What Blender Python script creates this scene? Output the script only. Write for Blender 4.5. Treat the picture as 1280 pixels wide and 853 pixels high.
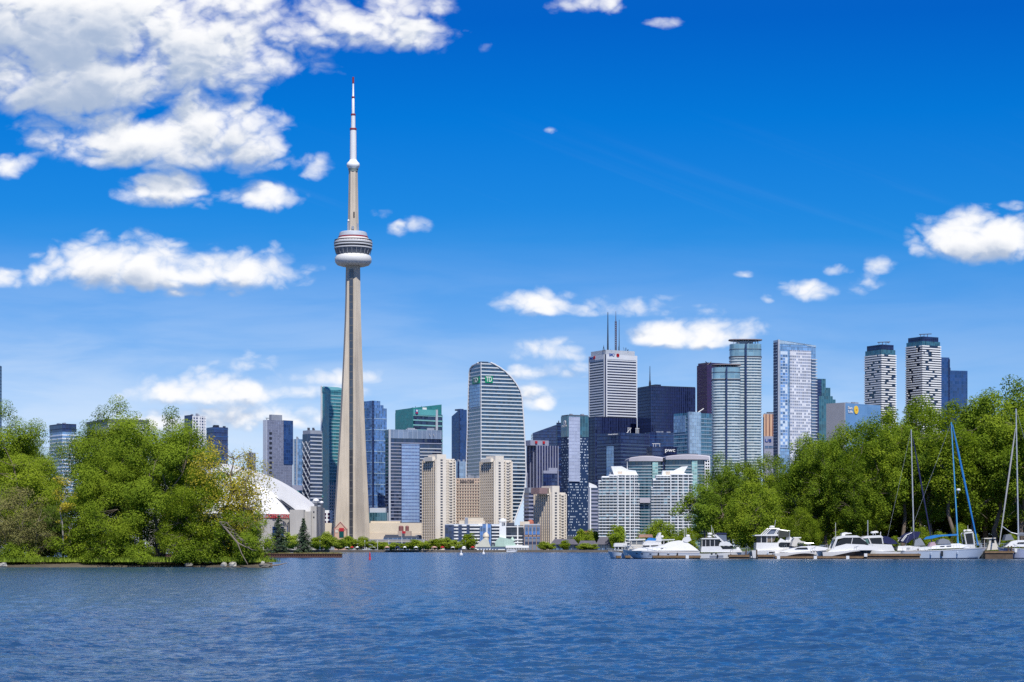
import bpy, math, random
import numpy as np
from mathutils import Vector
R = math.radians
for o in list(bpy.data.objects):
    bpy.data.objects.remove(o)
sc = bpy.context.scene
COL = sc.collection

# ------------------------------------------------------------------ camera
# the photograph is 1280 px wide; F is its focal length in those pixels
F, HOR, CH = 2660.0, 689.0, 1.1
cam = bpy.data.cameras.new('camera')
cam.sensor_width = 36.0
cam.lens = 36.0 * F / 1280.0
cam.shift_y = (HOR - 426.5) / 1280.0
cam.clip_start, cam.clip_end = 0.5, 120000.0
camo = bpy.data.objects.new('camera', cam)
COL.objects.link(camo)
camo.location = (0, 0, CH)
camo.rotation_euler = (R(90), 0, 0)
sc.camera = camo

# ------------------------------------------------------------------ exposure, sun, sky
sc.view_settings.view_transform = 'Standard'
sc.view_settings.look = 'None'
sc.view_settings.exposure = 0.35
sc.view_settings.gamma = 1.0
sc.view_settings.use_curve_mapping = False
sc.cycles.use_denoising = False
sc.cycles.max_bounces = 8
sc.cycles.diffuse_bounces = 3
sc.cycles.glossy_bounces = 3
sc.cycles.transmission_bounces = 4
sc.cycles.transparent_max_bounces = 6
sc.cycles.volume_bounces = 0
sc.cycles.caustics_reflective = False
sc.cycles.caustics_refractive = False
sc.cycles.sample_clamp_indirect = 6.0
SUN_EL, SUN_AZ = 56.0, 14.0          # sun behind the camera, a little to its right
sl = bpy.data.lights.new('sun', 'SUN')
sl.energy = 4.7
sl.angle = R(0.53)
sl.color = (1.0, 0.95, 0.87)
so = bpy.data.objects.new('sun', sl)
COL.objects.link(so)
so.rotation_euler = (R(90 - SUN_EL), 0, R(SUN_AZ))
so.location = (0, -50, 200)

def link(nt, a, b):
    nt.links.new(a, b)
def put(nt, sock, v):
    if isinstance(v, bpy.types.NodeSocket):
        nt.links.new(v, sock)
    elif v is not None:
        try:
            sock.default_value = v
        except Exception:
            sock.default_value = tuple(v) + (1.0,) if len(v) == 3 else v
def mth(nt, op, a, b=None, c=None, clamp=False):
    n = nt.nodes.new('ShaderNodeMath'); n.operation = op; n.use_clamp = clamp
    put(nt, n.inputs[0], a)
    if b is not None: put(nt, n.inputs[1], b)
    if c is not None: put(nt, n.inputs[2], c)
    return n.outputs[0]
def vmth(nt, op, a, b=None, out=0):
    n = nt.nodes.new('ShaderNodeVectorMath'); n.operation = op
    put(nt, n.inputs[0], a)
    if b is not None: put(nt, n.inputs[1], b)
    return n.outputs[out]
def comb(nt, x, y, z):
    n = nt.nodes.new('ShaderNodeCombineXYZ')
    for i, v in enumerate((x, y, z)): put(nt, n.inputs[i], v)
    return n.outputs[0]
def sep(nt, v):
    n = nt.nodes.new('ShaderNodeSeparateXYZ'); put(nt, n.inputs[0], v)
    return n.outputs
def noise(nt, vec, scale, detail=2.0, rough=0.5, dist=0.0, dim='3D', out='Fac'):
    n = nt.nodes.new('ShaderNodeTexNoise'); n.noise_dimensions = dim
    put(nt, n.inputs['Vector'], vec)
    n.inputs['Scale'].default_value = scale
    n.inputs['Detail'].default_value = detail
    n.inputs['Roughness'].default_value = rough
    n.inputs['Distortion'].default_value = dist
    return n.outputs[out]
def mrange(nt, v, a, b, c=0.0, d=1.0, smooth=False):
    n = nt.nodes.new('ShaderNodeMapRange')
    n.interpolation_type = 'SMOOTHSTEP' if smooth else 'LINEAR'
    put(nt, n.inputs[0], v)
    for i, x in enumerate((a, b, c, d)): put(nt, n.inputs[i + 1], x)
    return n.outputs[0]
def mixc(nt, f, a, b, mode='MIX'):
    n = nt.nodes.new('ShaderNodeMix'); n.data_type = 'RGBA'; n.blend_type = mode
    put(nt, n.inputs[0], f)
    put(nt, n.inputs[6], a if isinstance(a, bpy.types.NodeSocket) else tuple(a) + (1.0,) * (4 - len(a)))
    put(nt, n.inputs[7], b if isinstance(b, bpy.types.NodeSocket) else tuple(b) + (1.0,) * (4 - len(b)))
    return n.outputs[2]

# clouds as (px, py, half width, upper half height, weight) in the photograph's pixels,
# turned into directions (tan azimuth, tan elevation); each is a body of cloud high in the sky
CLOUDS = [
 (70, 40, 215, 90, 1.5), (85, 105, 155, 80, 1.6), (250, 80, 150, 90, 1.3), (300, 20, 90, 50, .9), (395, 38, 75, 44, 1.),
 (470, 40, 95, 44, 1.15), (520, 8, 60, 30, .9), (560, 56, 38, 24, .6), (602, 60, 14, 14, .5),
 (210, 190, 170, 50, 1.4), (285, 165, 90, 60, 1.2), (110, 150, 95, 40, .8), (206, 240, 68, 36, 1.3), (272, 246, 34, 14, .6),
 (390, 206, 28, 20, .8), (342, 246, 42, 18, .85), (18, 206, 34, 17, .9), (50, 178, 26, 14, .6),
 (160, 338, 104, 46, 1.45), (270, 344, 112, 38, 1.3), (330, 346, 50, 18, .8), (265, 366, 70, 12, .6), (115, 358, 14, 9, .6),
 (10, 348, 28, 14, .8), (50, 346, 26, 18, .85),
 (262, 494, 122, 30, .95), (320, 452, 45, 16, .55), (400, 474, 70, 14, .6), (330, 522, 120, 26, .75), (215, 528, 90, 20, .6), (365, 494, 95, 15, .72),
 (512, 284, 26, 15, .8), (480, 262, 20, 12, .42), (360, 108, 12, 18, .4),
 (668, 383, 62, 24, 1.0), (775, 388, 78, 19, .85), (742, 4, 52, 15, .95), (834, 28, 27, 10, .85),
 (868, 422, 100, 26, 1.25), (672, 497, 32, 19, 1.0), (690, 442, 62, 22, .9), (690, 466, 62, 18, .85),
 (1235, 305, 105, 42, 1.4), (1014, 363, 50, 15, 1.0), (1046, 338, 24, 12, .9), (1101, 329, 25, 14, .9), (1074, 356, 30, 14, .45),
 (888, 388, 28, 9, .5), (1268, 258, 20, 8, .6), (960, 372, 11, 6, .5), (932, 341, 12, 5, .45), (978, 413, 16, 5, .45), (688, 163, 9, 4, .4),
]
W = bpy.data.worlds.new('World'); sc.world = W
W.use_nodes = True
nt = W.node_tree
nt.nodes.clear()
sky = nt.nodes.new('ShaderNodeTexSky')
sky.sky_type = 'NISHITA'
sky.sun_disc = False
sky.sun_elevation = R(SUN_EL)
sky.sun_rotation = R(180 - SUN_AZ)
sky.altitude = 100.0
sky.air_density, sky.dust_density, sky.ozone_density = 1.0, 0.6, 3.0
tc = nt.nodes.new('ShaderNodeTexCoord')
dirv = tc.outputs['Generated']
dx, dy, dz = sep(nt, dirv)
ady = mth(nt, 'MAXIMUM', dy, 0.02)
U = mth(nt, 'DIVIDE', dx, ady)
V = mth(nt, 'DIVIDE', dz, ady)
front = mrange(nt, dy, 0.55, 0.75)
def cloud_density(U, V, full=True):
    P = comb(nt, U, V, 0.0)
    env = None
    for (cx, cy, rx, ry, w) in CLOUDS:
        if not full and rx < 30: continue
        u0, v0 = (cx - 640) / F, (HOR - cy) / F
        d = vmth(nt, 'SUBTRACT', P, (u0, v0, 0))
        d = vmth(nt, 'MULTIPLY', d, (F / (rx * 1.12), F / (ry * 1.12), 0))
        if rx > 55:                       # flat bases
            d = vmth(nt, 'MAXIMUM', d, vmth(nt, 'MULTIPLY', d, (-1, -1.7, 0)))
        q = vmth(nt, 'DOT_PRODUCT', d, d, out=1)
        e = mth(nt, 'MULTIPLY_ADD', q, -w, w)
        env = e if env is None else mth(nt, 'SMOOTH_MAX', env, e, 0.25)
    return env
P0 = comb(nt, U, mth(nt, 'MULTIPLY', V, 1.45), 0.0)
def billow(P):
    """rounded heaps at three sizes, broken up by finer noise"""
    w = noise(nt, P, 40.0, 4, 0.55, out='Color')
    w = vmth(nt, 'SCALE', vmth(nt, 'SUBTRACT', w, (.5, .5, .5)), None)
    w.node.inputs['Scale'].default_value = 0.016
    P2 = vmth(nt, 'ADD', P, w)
    tot = mth(nt, 'MULTIPLY', mth(nt, 'SUBTRACT', noise(nt, P2, 17.0, 3, 0.55), .54), 2.2)
    for scl, amp in ((30.0, 1.05), (64.0, .7), (140.0, .38)):
        n = noise(nt, vmth(nt, 'ADD', P2, (scl * .37, scl * .11, 0)), scl, 0, 0.5)
        n = mth(nt, 'ABSOLUTE', mth(nt, 'MULTIPLY_ADD', n, 2.0, -1.0))
        tot = mth(nt, 'ADD', tot, mth(nt, 'MULTIPLY', mth(nt, 'SUBTRACT', n, .27), amp))
    return mth(nt, 'ADD', tot, mth(nt, 'MULTIPLY', mth(nt, 'SUBTRACT', noise(nt, P2, 260.0, 3, .6), .5), .4))
env = cloud_density(U, V)
n1 = billow(P0)
n2 = billow(vmth(nt, 'ADD', P0, (0.0022, 0.0075, 0.0)))
env2 = cloud_density(mth(nt, 'ADD', U, 0.003), mth(nt, 'ADD', V, 0.011), full=False)
d1 = mth(nt, 'ADD', n1, mth(nt, 'MAXIMUM', env, -3.0))
d2 = mth(nt, 'ADD', n2, mth(nt, 'MAXIMUM', env2, -3.0))
alpha = mrange(nt, d1, -0.1, 1.06, smooth=True)
lit = mth(nt, 'SUBTRACT', mth(nt, 'MAXIMUM', d1, -.1), mth(nt, 'MAXIMUM', d2, -.1))
lit = mrange(nt, lit, -0.6, 0.4, 0.0, 1.0, smooth=True)
thick = mrange(nt, mth(nt, 'MULTIPLY_ADD', n2, .45, env2), 0.5, 1.5, 0.0, 0.88, smooth=True)
# clouds over the rest of the sky, seen only in water and glass
az = mth(nt, 'MAXIMUM', dz, 0.03)
PB = comb(nt, mth(nt, 'DIVIDE', dx, az), mth(nt, 'DIVIDE', dy, az), 0.0)
nb = noise(nt, PB, 0.85, 7, 0.55, 0.3)
alphaB = mrange(nt, nb, 0.55, 0.66, 0.0, 0.9, smooth=True)
alphaB = mth(nt, 'MULTIPLY', alphaB, mrange(nt, dz, 0.03, 0.14))
# faint high cirrus
nc = noise(nt, vmth(nt, 'MULTIPLY', comb(nt, mth(nt, 'MULTIPLY_ADD', V, 1.6, U), mth(nt, 'MULTIPLY_ADD', U, .35, V), 0.0), (6, 42, 0)), 1.0, 6, 0.55, 0.6)
cirrus = mth(nt, 'MULTIPLY', mrange(nt, nc, 0.5, 0.8, 0.0, 0.17, smooth=True), mrange(nt, V, 0.015, 0.21, 1.0, 0.0))
cirrus = mth(nt, 'MULTIPLY', cirrus, front)
alphaF = mth(nt, 'MULTIPLY', alpha, front)
alphaBack = mth(nt, 'MULTIPLY', alphaB, mth(nt, 'SUBTRACT', 1.0, front))
# blue of the clear sky: the sky model graded by elevation to the photograph's deep polarised blue
rp = nt.nodes.new('ShaderNodeValToRGB')
rp.color_ramp.interpolation = 'LINEAR'
for i, (e, c_) in enumerate([(.5, (.87, 1.17, 1.98)), (2, (.74, .99, 1.58)), (5, (.37, .71, 1.25)), (8.3, (.06, .565, 1.16)),
                             (11.5, (.006, .49, 1.17)), (14, (.004, .375, 1.09)), (30, (.10, .5, 1.2)), (90, (.25, .55, 1.05))]):
    el = rp.color_ramp.elements[i] if i < 2 else rp.color_ramp.elements.new(.5)
    el.position = math.sin(R(e)); el.color = tuple(x / 2 for x in c_) + (1,)
link(nt, mth(nt, 'MAXIMUM', dz, 0.0), rp.inputs[0])
blue = vmth(nt, 'MULTIPLY', vmth(nt, 'SCALE', rp.outputs[0], None), sky.outputs[0])
blue.node.inputs[0].links[0].from_node.inputs['Scale'].default_value = 2.0
SKY_STRENGTH = 0.08
white = mixc(nt, lit, (4.9, 5.7, 7.2), (9.75, 9.8, 9.95))
white = mixc(nt, thick, white, (3.8, 4.8, 6.6))
# a pale veil low over the city, thickest on the left
vn = noise(nt, vmth(nt, 'MULTIPLY', P0, (9, 34, 0)), 1.0, 5, .55, .4)
veil = mth(nt, 'MULTIPLY', mrange(nt, V, .005, .165, 1.0, 0.0, smooth=True), mrange(nt, U, -.26, .3, .95, .3))
veil = mth(nt, 'MULTIPLY', mth(nt, 'MULTIPLY', veil, mrange(nt, vn, .28, .66, .3, 1.0, smooth=True)), front)
c = mixc(nt, mth(nt, 'MAXIMUM', cirrus, veil), blue, (7.4, 8.4, 9.7))
c = mixc(nt, alphaF, c, white)
c = mixc(nt, alphaBack, c, (8.0, 8.3, 8.8))
bg = nt.nodes.new('ShaderNodeBackground')
link(nt, c, bg.inputs['Color'])
bg.inputs['Strength'].default_value = SKY_STRENGTH
wo = nt.nodes.new('ShaderNodeOutputWorld')
link(nt, bg.outputs[0], wo.inputs['Surface'])
W.cycles.sampling_method = 'MANUAL'
W.cycles.sample_map_resolution = 512

# ------------------------------------------------------------------ helpers
GZ = 1.8                                     # street level of the city above the lake
def X(px, D): return (px - 640.0) * D / F
def Z(py, D): return CH + (HOR - py) * D / F
def lin(r, g, b):
    def f(c):
        c /= 255.0
        return c / 12.92 if c < .04045 else ((c + .055) / 1.055) ** 2.4
    return (f(r), f(g), f(b))

def offset(poly, d):
    n = len(poly); out = []
    for i in range(n):
        p0, p1, p2 = poly[i - 1], poly[i], poly[(i + 1) % n]
        e1 = (p1[0] - p0[0], p1[1] - p0[1]); e2 = (p2[0] - p1[0], p2[1] - p1[1])
        l1 = math.hypot(*e1) or 1e-9; l2 = math.hypot(*e2) or 1e-9
        n1 = (e1[1] / l1, -e1[0] / l1); n2 = (e2[1] / l2, -e2[0] / l2)
        k = 1 + n1[0] * n2[0] + n1[1] * n2[1]
        k = max(k, .3)
        out.append((p1[0] + d * (n1[0] + n2[0]) / k, p1[1] + d * (n1[1] + n2[1]) / k))
    return out
def rect(x0, x1, y0, y1): return [(x0, y0), (x1, y0), (x1, y1), (x0, y1)]
def circle(r, n=32, cx=0, cy=0, ry=None):
    return [(cx + r * math.cos(2 * math.pi * i / n), cy + (ry or r) * math.sin(2 * math.pi * i / n)) for i in range(n)]

class MB:
    def __init__(s): s.v, s.f, s.uv = [], [], []
    def face(s, pts, uvs=None):
        i = len(s.v); s.v += [tuple(p) for p in pts]
        s.f.append(tuple(range(i, i + len(pts))))
        s.uv += uvs if uvs else [(p[0], p[2]) for p in pts]
    def loft(s, rings, cap0=True, cap1=True, closed=True):
        """rings of equal length, stacked; u = metres round the first ring, v = height"""
        n = len(rings[0]); us = [0.0]
        k0 = max(rings, key=lambda r: sum(math.dist(r[i], r[i - 1]) for i in range(n)))
        for i in range(n): us.append(us[-1] + math.dist(k0[i], k0[(i + 1) % n]))
        base = len(s.v)
        for r in rings: s.v += [tuple(p) for p in r]
        for k in range(len(rings) - 1):
            for i in range(n if closed else n - 1):
                j = (i + 1) % n
                s.f.append((base + k * n + i, base + k * n + j, base + (k + 1) * n + j, base + (k + 1) * n + i))
                a, b = rings[k], rings[k + 1]
                s.uv += [(us[i], a[i][2]), (us[i + 1], a[j][2]), (us[i + 1], b[j][2]), (us[i], b[i][2])]
        if closed and cap0:
            s.f.append(tuple(base + i for i in reversed(range(n)))); s.uv += [(0., 0.)] * n
        if closed and cap1:
            t = base + (len(rings) - 1) * n
            s.f.append(tuple(t + i for i in range(n))); s.uv += [(0., 0.)] * n
        return s
    def prism(s, poly, z0, z1, top=None):
        return s.loft([[(x, y, z0) for x, y in poly], [(x, y, z1) for x, y in (top or poly)]])
    def box(s, x0, x1, y0, y1, z0, z1): return s.prism(rect(x0, x1, y0, y1), z0, z1)
    def lathe(s, prof, n=32, cx=0, cy=0):
        return s.loft([[(cx + r * math.cos(2 * math.pi * i / n), cy + r * math.sin(2 * math.pi * i / n), z) for i in range(n)] for r, z in prof])
    def tube(s, p0, p1, r0, r1=None, n=6):
        r1 = r0 if r1 is None else r1
        p0, p1 = Vector(p0), Vector(p1)
        d = (p1 - p0)
        if d.length < 1e-6: return s
        d.normalize()
        a = d.orthogonal().normalized(); b = d.cross(a)
        rg = lambda p, r: [tuple(p + a * (r * math.cos(2 * math.pi * i / n)) + b * (r * math.sin(2 * math.pi * i / n))) for i in range(n)]
        return s.loft([rg(p0, r0), rg(p1, r1)])
    def path(s, pts, rads, n=6):
        pts = [Vector(p) for p in pts]; rings = []
        for i, p in enumerate(pts):
            d = (pts[min(i + 1, len(pts) - 1)] - pts[max(i - 1, 0)]).normalized()
            a = d.cross(Vector((0.13, 0.95, 0.2))).normalized(); b = d.cross(a)
            rings.append([tuple(p + a * (rads[i] * math.cos(2 * math.pi * k / n)) + b * (rads[i] * math.sin(2 * math.pi * k / n))) for k in range(n)])
        return s.loft(rings)
    def xz(s, poly, y0, y1, inset=0.0):
        """side profile (x, z) given width along y; the y1/y0 faces may be pulled in towards the top by inset"""
        zs = [p[1] for p in poly]; za, zb = min(zs), max(zs)
        def yy(z, y, sgn): return y - sgn * inset * (z - za) / max(zb - za, 1e-6)
        A = [(x, yy(z, y0, -1), z) for x, z in poly]; B = [(x, yy(z, y1, 1), z) for x, z in poly]
        return s.loft([A, B])
    def bands(s, poly, z0, z1, fh, bh, off):
        z = z0; p = offset(poly, off)
        while z + bh <= z1 + 1e-3:
            s.prism(p, z, z + bh); z += fh
        return s
    def piers(s, poly, step, w, off, z0, z1, sides=None):
        n = len(poly)
        for i in range(n):
            if sides is not None and i not in sides: continue
            a, b = Vector(poly[i]), Vector(poly[(i + 1) % n])
            L = (b - a).length; k = max(1, round(L / step)); t = (b - a) / L; nn = Vector((t[1], -t[0]))
            for j in range(k + 1):
                c = a + t * (L * j / k)
                p = c - t * w / 2 - nn * .4; q = c + t * w / 2 - nn * .4
                s.prism([tuple(p + nn * (off + .4)), tuple(q + nn * (off + .4)), tuple(q), tuple(p)], z0, z1)
        return s
    def build(s, name, mat, parent=None, smooth=False, recalc=True):
        me = bpy.data.meshes.new(name)
        me.from_pydata(s.v, [], s.f)
        uvl = me.uv_layers.new(name='UVMap')
        if len(s.uv) == len(me.loops):
            uvl.data.foreach_set('uv', np.array(s.uv, dtype=np.float32).ravel())
        if recalc:
            import bmesh
            bm = bmesh.new(); bm.from_mesh(me)
            bmesh.ops.recalc_face_normals(bm, faces=bm.faces)
            bm.to_mesh(me); bm.free()
        if smooth:
            me.polygons.foreach_set('use_smooth', [True] * len(me.polygons))
            try: me.set_sharp_from_angle(angle=R(38))
            except Exception: pass
        me.materials.append(mat)
        o = bpy.data.objects.new(name, me); COL.objects.link(o)
        if parent is not None: o.parent = parent
        return o

def tag(o, label, cat, group=None, kind=None):
    o['label'] = label
    o['category'] = cat
    if group: o['group'] = group
    if kind: o['kind'] = kind
    return o
def structure(o, kind='structure'):
    o['kind'] = kind
    return o
def thing(name, label, cat, loc=(0, 0, 0), rz=0.0, group=None):
    o = bpy.data.objects.new(name, None); COL.objects.link(o)
    o.empty_display_size = 1.0
    o.location = loc; o.rotation_euler = (0, 0, rz)
    return tag(o, label, cat, group)
def kids(o): return [c for c in bpy.data.objects if c.parent is o]
def dup(root, loc, rz, scale=None, label=None, group=None):
    r = root.copy(); COL.objects.link(r); r.location = loc; r.rotation_euler = (0, 0, rz)
    if scale: r.scale = scale
    if label: r['label'] = label
    if group: r['group'] = group
    for ch in kids(root):
        c = ch.copy(); COL.objects.link(c); c.parent = r
        for g in kids(ch):
            d = g.copy(); COL.objects.link(d); d.parent = c
    return r
FONT = None
def text(name, body, size, mat, parent, loc, rot=(R(90), 0, 0), depth=.15, width=None):
    cu = bpy.data.curves.new(name, 'FONT'); cu.body = body; cu.size = size; cu.extrude = depth
    cu.align_x = 'CENTER'; cu.align_y = 'CENTER'; cu.offset = size * .015
    o = bpy.data.objects.new(name, cu); COL.objects.link(o)
    dg = bpy.context.evaluated_depsgraph_get(); dg.update()
    me = bpy.data.meshes.new_from_object(o.evaluated_get(dg))
    bpy.data.objects.remove(o)
    me.materials.clear(); me.materials.append(mat)
    if width:
        xs = [v.co.x for v in me.vertices]; k = width / (max(xs) - min(xs))
        for v in me.vertices: v.co.x *= k
    o = bpy.data.objects.new(name, me); COL.objects.link(o)
    o.parent = parent; o.location = loc; o.rotation_euler = rot
    return o

# ------------------------------------------------------------------ materials
MATS = {}
ALB = .8                                     # every painted or built surface is measured against this
def newmat(name):
    m = bpy.data.materials.new(name); m.use_nodes = True
    m.node_tree.nodes.clear()
    return m, m.node_tree
def finish(nt, bsdf):
    o = nt.nodes.new('ShaderNodeOutputMaterial'); link(nt, bsdf, o.inputs['Surface'])
def principled(nt, color, rough=.5, ior=1.45, metal=0.0, normal=None, coat=0.0):
    b = nt.nodes.new('ShaderNodeBsdfPrincipled')
    put(nt, b.inputs['Base Color'], color if isinstance(color, bpy.types.NodeSocket) else tuple(color) + (1.0,))
    put(nt, b.inputs['Roughness'], rough); put(nt, b.inputs['IOR'], ior); put(nt, b.inputs['Metallic'], metal)
    if coat: b.inputs['Coat Weight'].default_value = coat
    if normal is not None: link(nt, normal, b.inputs['Normal'])
    return b.outputs[0]
def uvm(nt):
    n = nt.nodes.new('ShaderNodeUVMap'); n.uv_map = 'UVMap'
    return n.outputs[0]
def plain(name, color, rough=.6, var=.14, scale=.08, ior=1.45, coat=0.0, streak=0.0, metal=0.0):
    """one solid material with soft weathering: blotches, and vertical streaks where asked"""
    if name in MATS: return MATS[name]
    m, nt = newmat(name)
    t = nt.nodes.new('ShaderNodeTexCoord').outputs['Object']
    a = noise(nt, t, scale, 5, .6)
    f = mrange(nt, a, .3, .7, 1 - var, 1 + var * .6)
    if streak:
        s = noise(nt, vmth(nt, 'MULTIPLY', t, (1, 1, .06)), scale * 9, 4, .65)
        f = mth(nt, 'MULTIPLY', f, mrange(nt, s, .3, .75, 1 - streak, 1.04))
    v = vmth(nt, 'SCALE', tuple(c * ALB for c in color), None)
    put(nt, v.node.inputs['Scale'], f)
    finish(nt, principled(nt, v, rough, ior, metal, coat=coat))
    MATS[name] = m
    return m
def soft(c, k=.14):
    """tinted glass is greyer than it looks"""
    y = .25 * c[0] + .55 * c[1] + .2 * c[2]
    return tuple(q + (y - q) * k for q in c)
def facade(name, glass, frame, bay=1.6, fh=4.0, mw=.12, sw=.0, rough=.08, ior=1.9, var=.5, spandrel=None, blind=0.0, blindc=(.5, .5, .48), lean=.012):
    """curtain wall from UV in metres: panes of tinted glass that vary from pane to pane, mullions, spandrel strips"""
    if name in MATS: return MATS[name]
    glass, frame, blindc = [tuple(c * ALB for c in q) for q in (soft(glass), soft(frame), blindc)]
    spandrel = tuple(c * ALB for c in soft(spandrel)) if spandrel else None
    m, nt = newmat(name)
    u, v, _ = sep(nt, uvm(nt))
    cu = mth(nt, 'DIVIDE', u, bay); cv = mth(nt, 'DIVIDE', v, fh)
    iu, iv = mth(nt, 'FLOOR', cu), mth(nt, 'FLOOR', cv)
    fu, fv = mth(nt, 'FRACT', cu), mth(nt, 'FRACT', cv)
    wn = nt.nodes.new('ShaderNodeTexWhiteNoise'); wn.noise_dimensions = '2D'
    link(nt, comb(nt, iu, iv, 0), wn.inputs['Vector'])
    rnd = wn.outputs['Value']
    big = noise(nt, comb(nt, mth(nt, 'MULTIPLY', u, .02), mth(nt, 'MULTIPLY', v, .012), 0), 1.0, 4, .6, .8)
    k = mth(nt, 'MULTIPLY', mrange(nt, rnd, 0, 1, 1 - var, 1 + var), mrange(nt, big, .25, .75, .7, 1.35))
    g = vmth(nt, 'SCALE', tuple(glass), None); put(nt, g.node.inputs['Scale'], k)
    g = mixc(nt, 1.0, g, (0, 0, 0), 'ADD')
    if blind:
        g = mixc(nt, mth(nt, 'GREATER_THAN', wn.outputs['Color'].node.outputs['Value'], 1 - blind), g, blindc)
    mu = mth(nt, 'LESS_THAN', fu, mw)
    sp = mth(nt, 'LESS_THAN', fv, max(sw, .001))
    col = mixc(nt, sp, g, spandrel or frame)
    col = mixc(nt, mu, col, frame)
    solid = mth(nt, 'MAXIMUM', mu, sp)
    rg = mth(nt, 'MULTIPLY_ADD', solid, .35, rough)
    io = mth(nt, 'MULTIPLY_ADD', solid, 1.45 - ior, ior)
    # each pane hangs at a slightly different angle
    geo = nt.nodes.new('ShaderNodeNewGeometry').outputs['Normal']
    j = vmth(nt, 'SCALE', vmth(nt, 'SUBTRACT', wn.outputs['Color'], (.5, .5, .5)), None)
    j.node.inputs['Scale'].default_value = lean * 2
    nrm = vmth(nt, 'NORMALIZE', vmth(nt, 'ADD', geo, j))
    finish(nt, principled(nt, col, rg, io, normal=nrm))
    MATS[name] = m
    return m
def punched(name, wall, glass, bay=4.0, fh=3.0, ww=.55, wh=.5, ior=1.6, var=.4, offset_rows=0.0, p=1.0):
    """solid wall with one window opening per bay and storey, from UV in metres"""
    if name in MATS: return MATS[name]
    wall, glass = [tuple(c * ALB for c in q) for q in (wall, soft(glass))]
    m, nt = newmat(name)
    u, v, _ = sep(nt, uvm(nt))
    cu = mth(nt, 'DIVIDE', u, bay); cv = mth(nt, 'DIVIDE', v, fh)
    iv = mth(nt, 'FLOOR', cv)
    if offset_rows:
        wr = nt.nodes.new('ShaderNodeTexWhiteNoise'); wr.noise_dimensions = '1D'; link(nt, iv, wr.inputs['W'])
        cu = mth(nt, 'MULTIPLY_ADD', wr.outputs['Value'], offset_rows, cu)
    iu = mth(nt, 'FLOOR', cu)
    fu, fv = mth(nt, 'FRACT', cu), mth(nt, 'FRACT', cv)
    wn = nt.nodes.new('ShaderNodeTexWhiteNoise'); wn.noise_dimensions = '2D'
    link(nt, comb(nt, iu, iv, 0), wn.inputs['Vector'])
    a = mth(nt, 'LESS_THAN', mth(nt, 'ABSOLUTE', mth(nt, 'SUBTRACT', fu, .5)), ww / 2)
    b = mth(nt, 'LESS_THAN', mth(nt, 'ABSOLUTE', mth(nt, 'SUBTRACT', fv, .5)), wh / 2)
    win = mth(nt, 'MULTIPLY', a, b)
    if p < 1: win = mth(nt, 'MULTIPLY', win, mth(nt, 'LESS_THAN', wn.outputs['Value'], p))
    g = vmth(nt, 'SCALE', tuple(glass), None)
    put(nt, g.node.inputs['Scale'], mrange(nt, wn.outputs['Value'], 0, p, 1 - var, 1 + var))
    t = nt.nodes.new('ShaderNodeTexCoord').outputs['Object']
    w = vmth(nt, 'SCALE', tuple(wall), None)
    put(nt, w.node.inputs['Scale'], mrange(nt, noise(nt, t, .07, 5, .6), .3, .7, .88, 1.08))
    col = mixc(nt, win, w, g)
    bp = nt.nodes.new('ShaderNodeBump'); bp.inputs['Strength'].default_value = .6; bp.inputs['Distance'].default_value = .3
    link(nt, mth(nt, 'SUBTRACT', 1.0, win), bp.inputs['Height'])
    finish(nt, principled(nt, col, mth(nt, 'MULTIPLY_ADD', win, -.55, .65), mth(nt, 'MULTIPLY_ADD', win, ior - 1.45, 1.45), normal=bp.outputs[0]))
    MATS[name] = m
    return m

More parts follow.
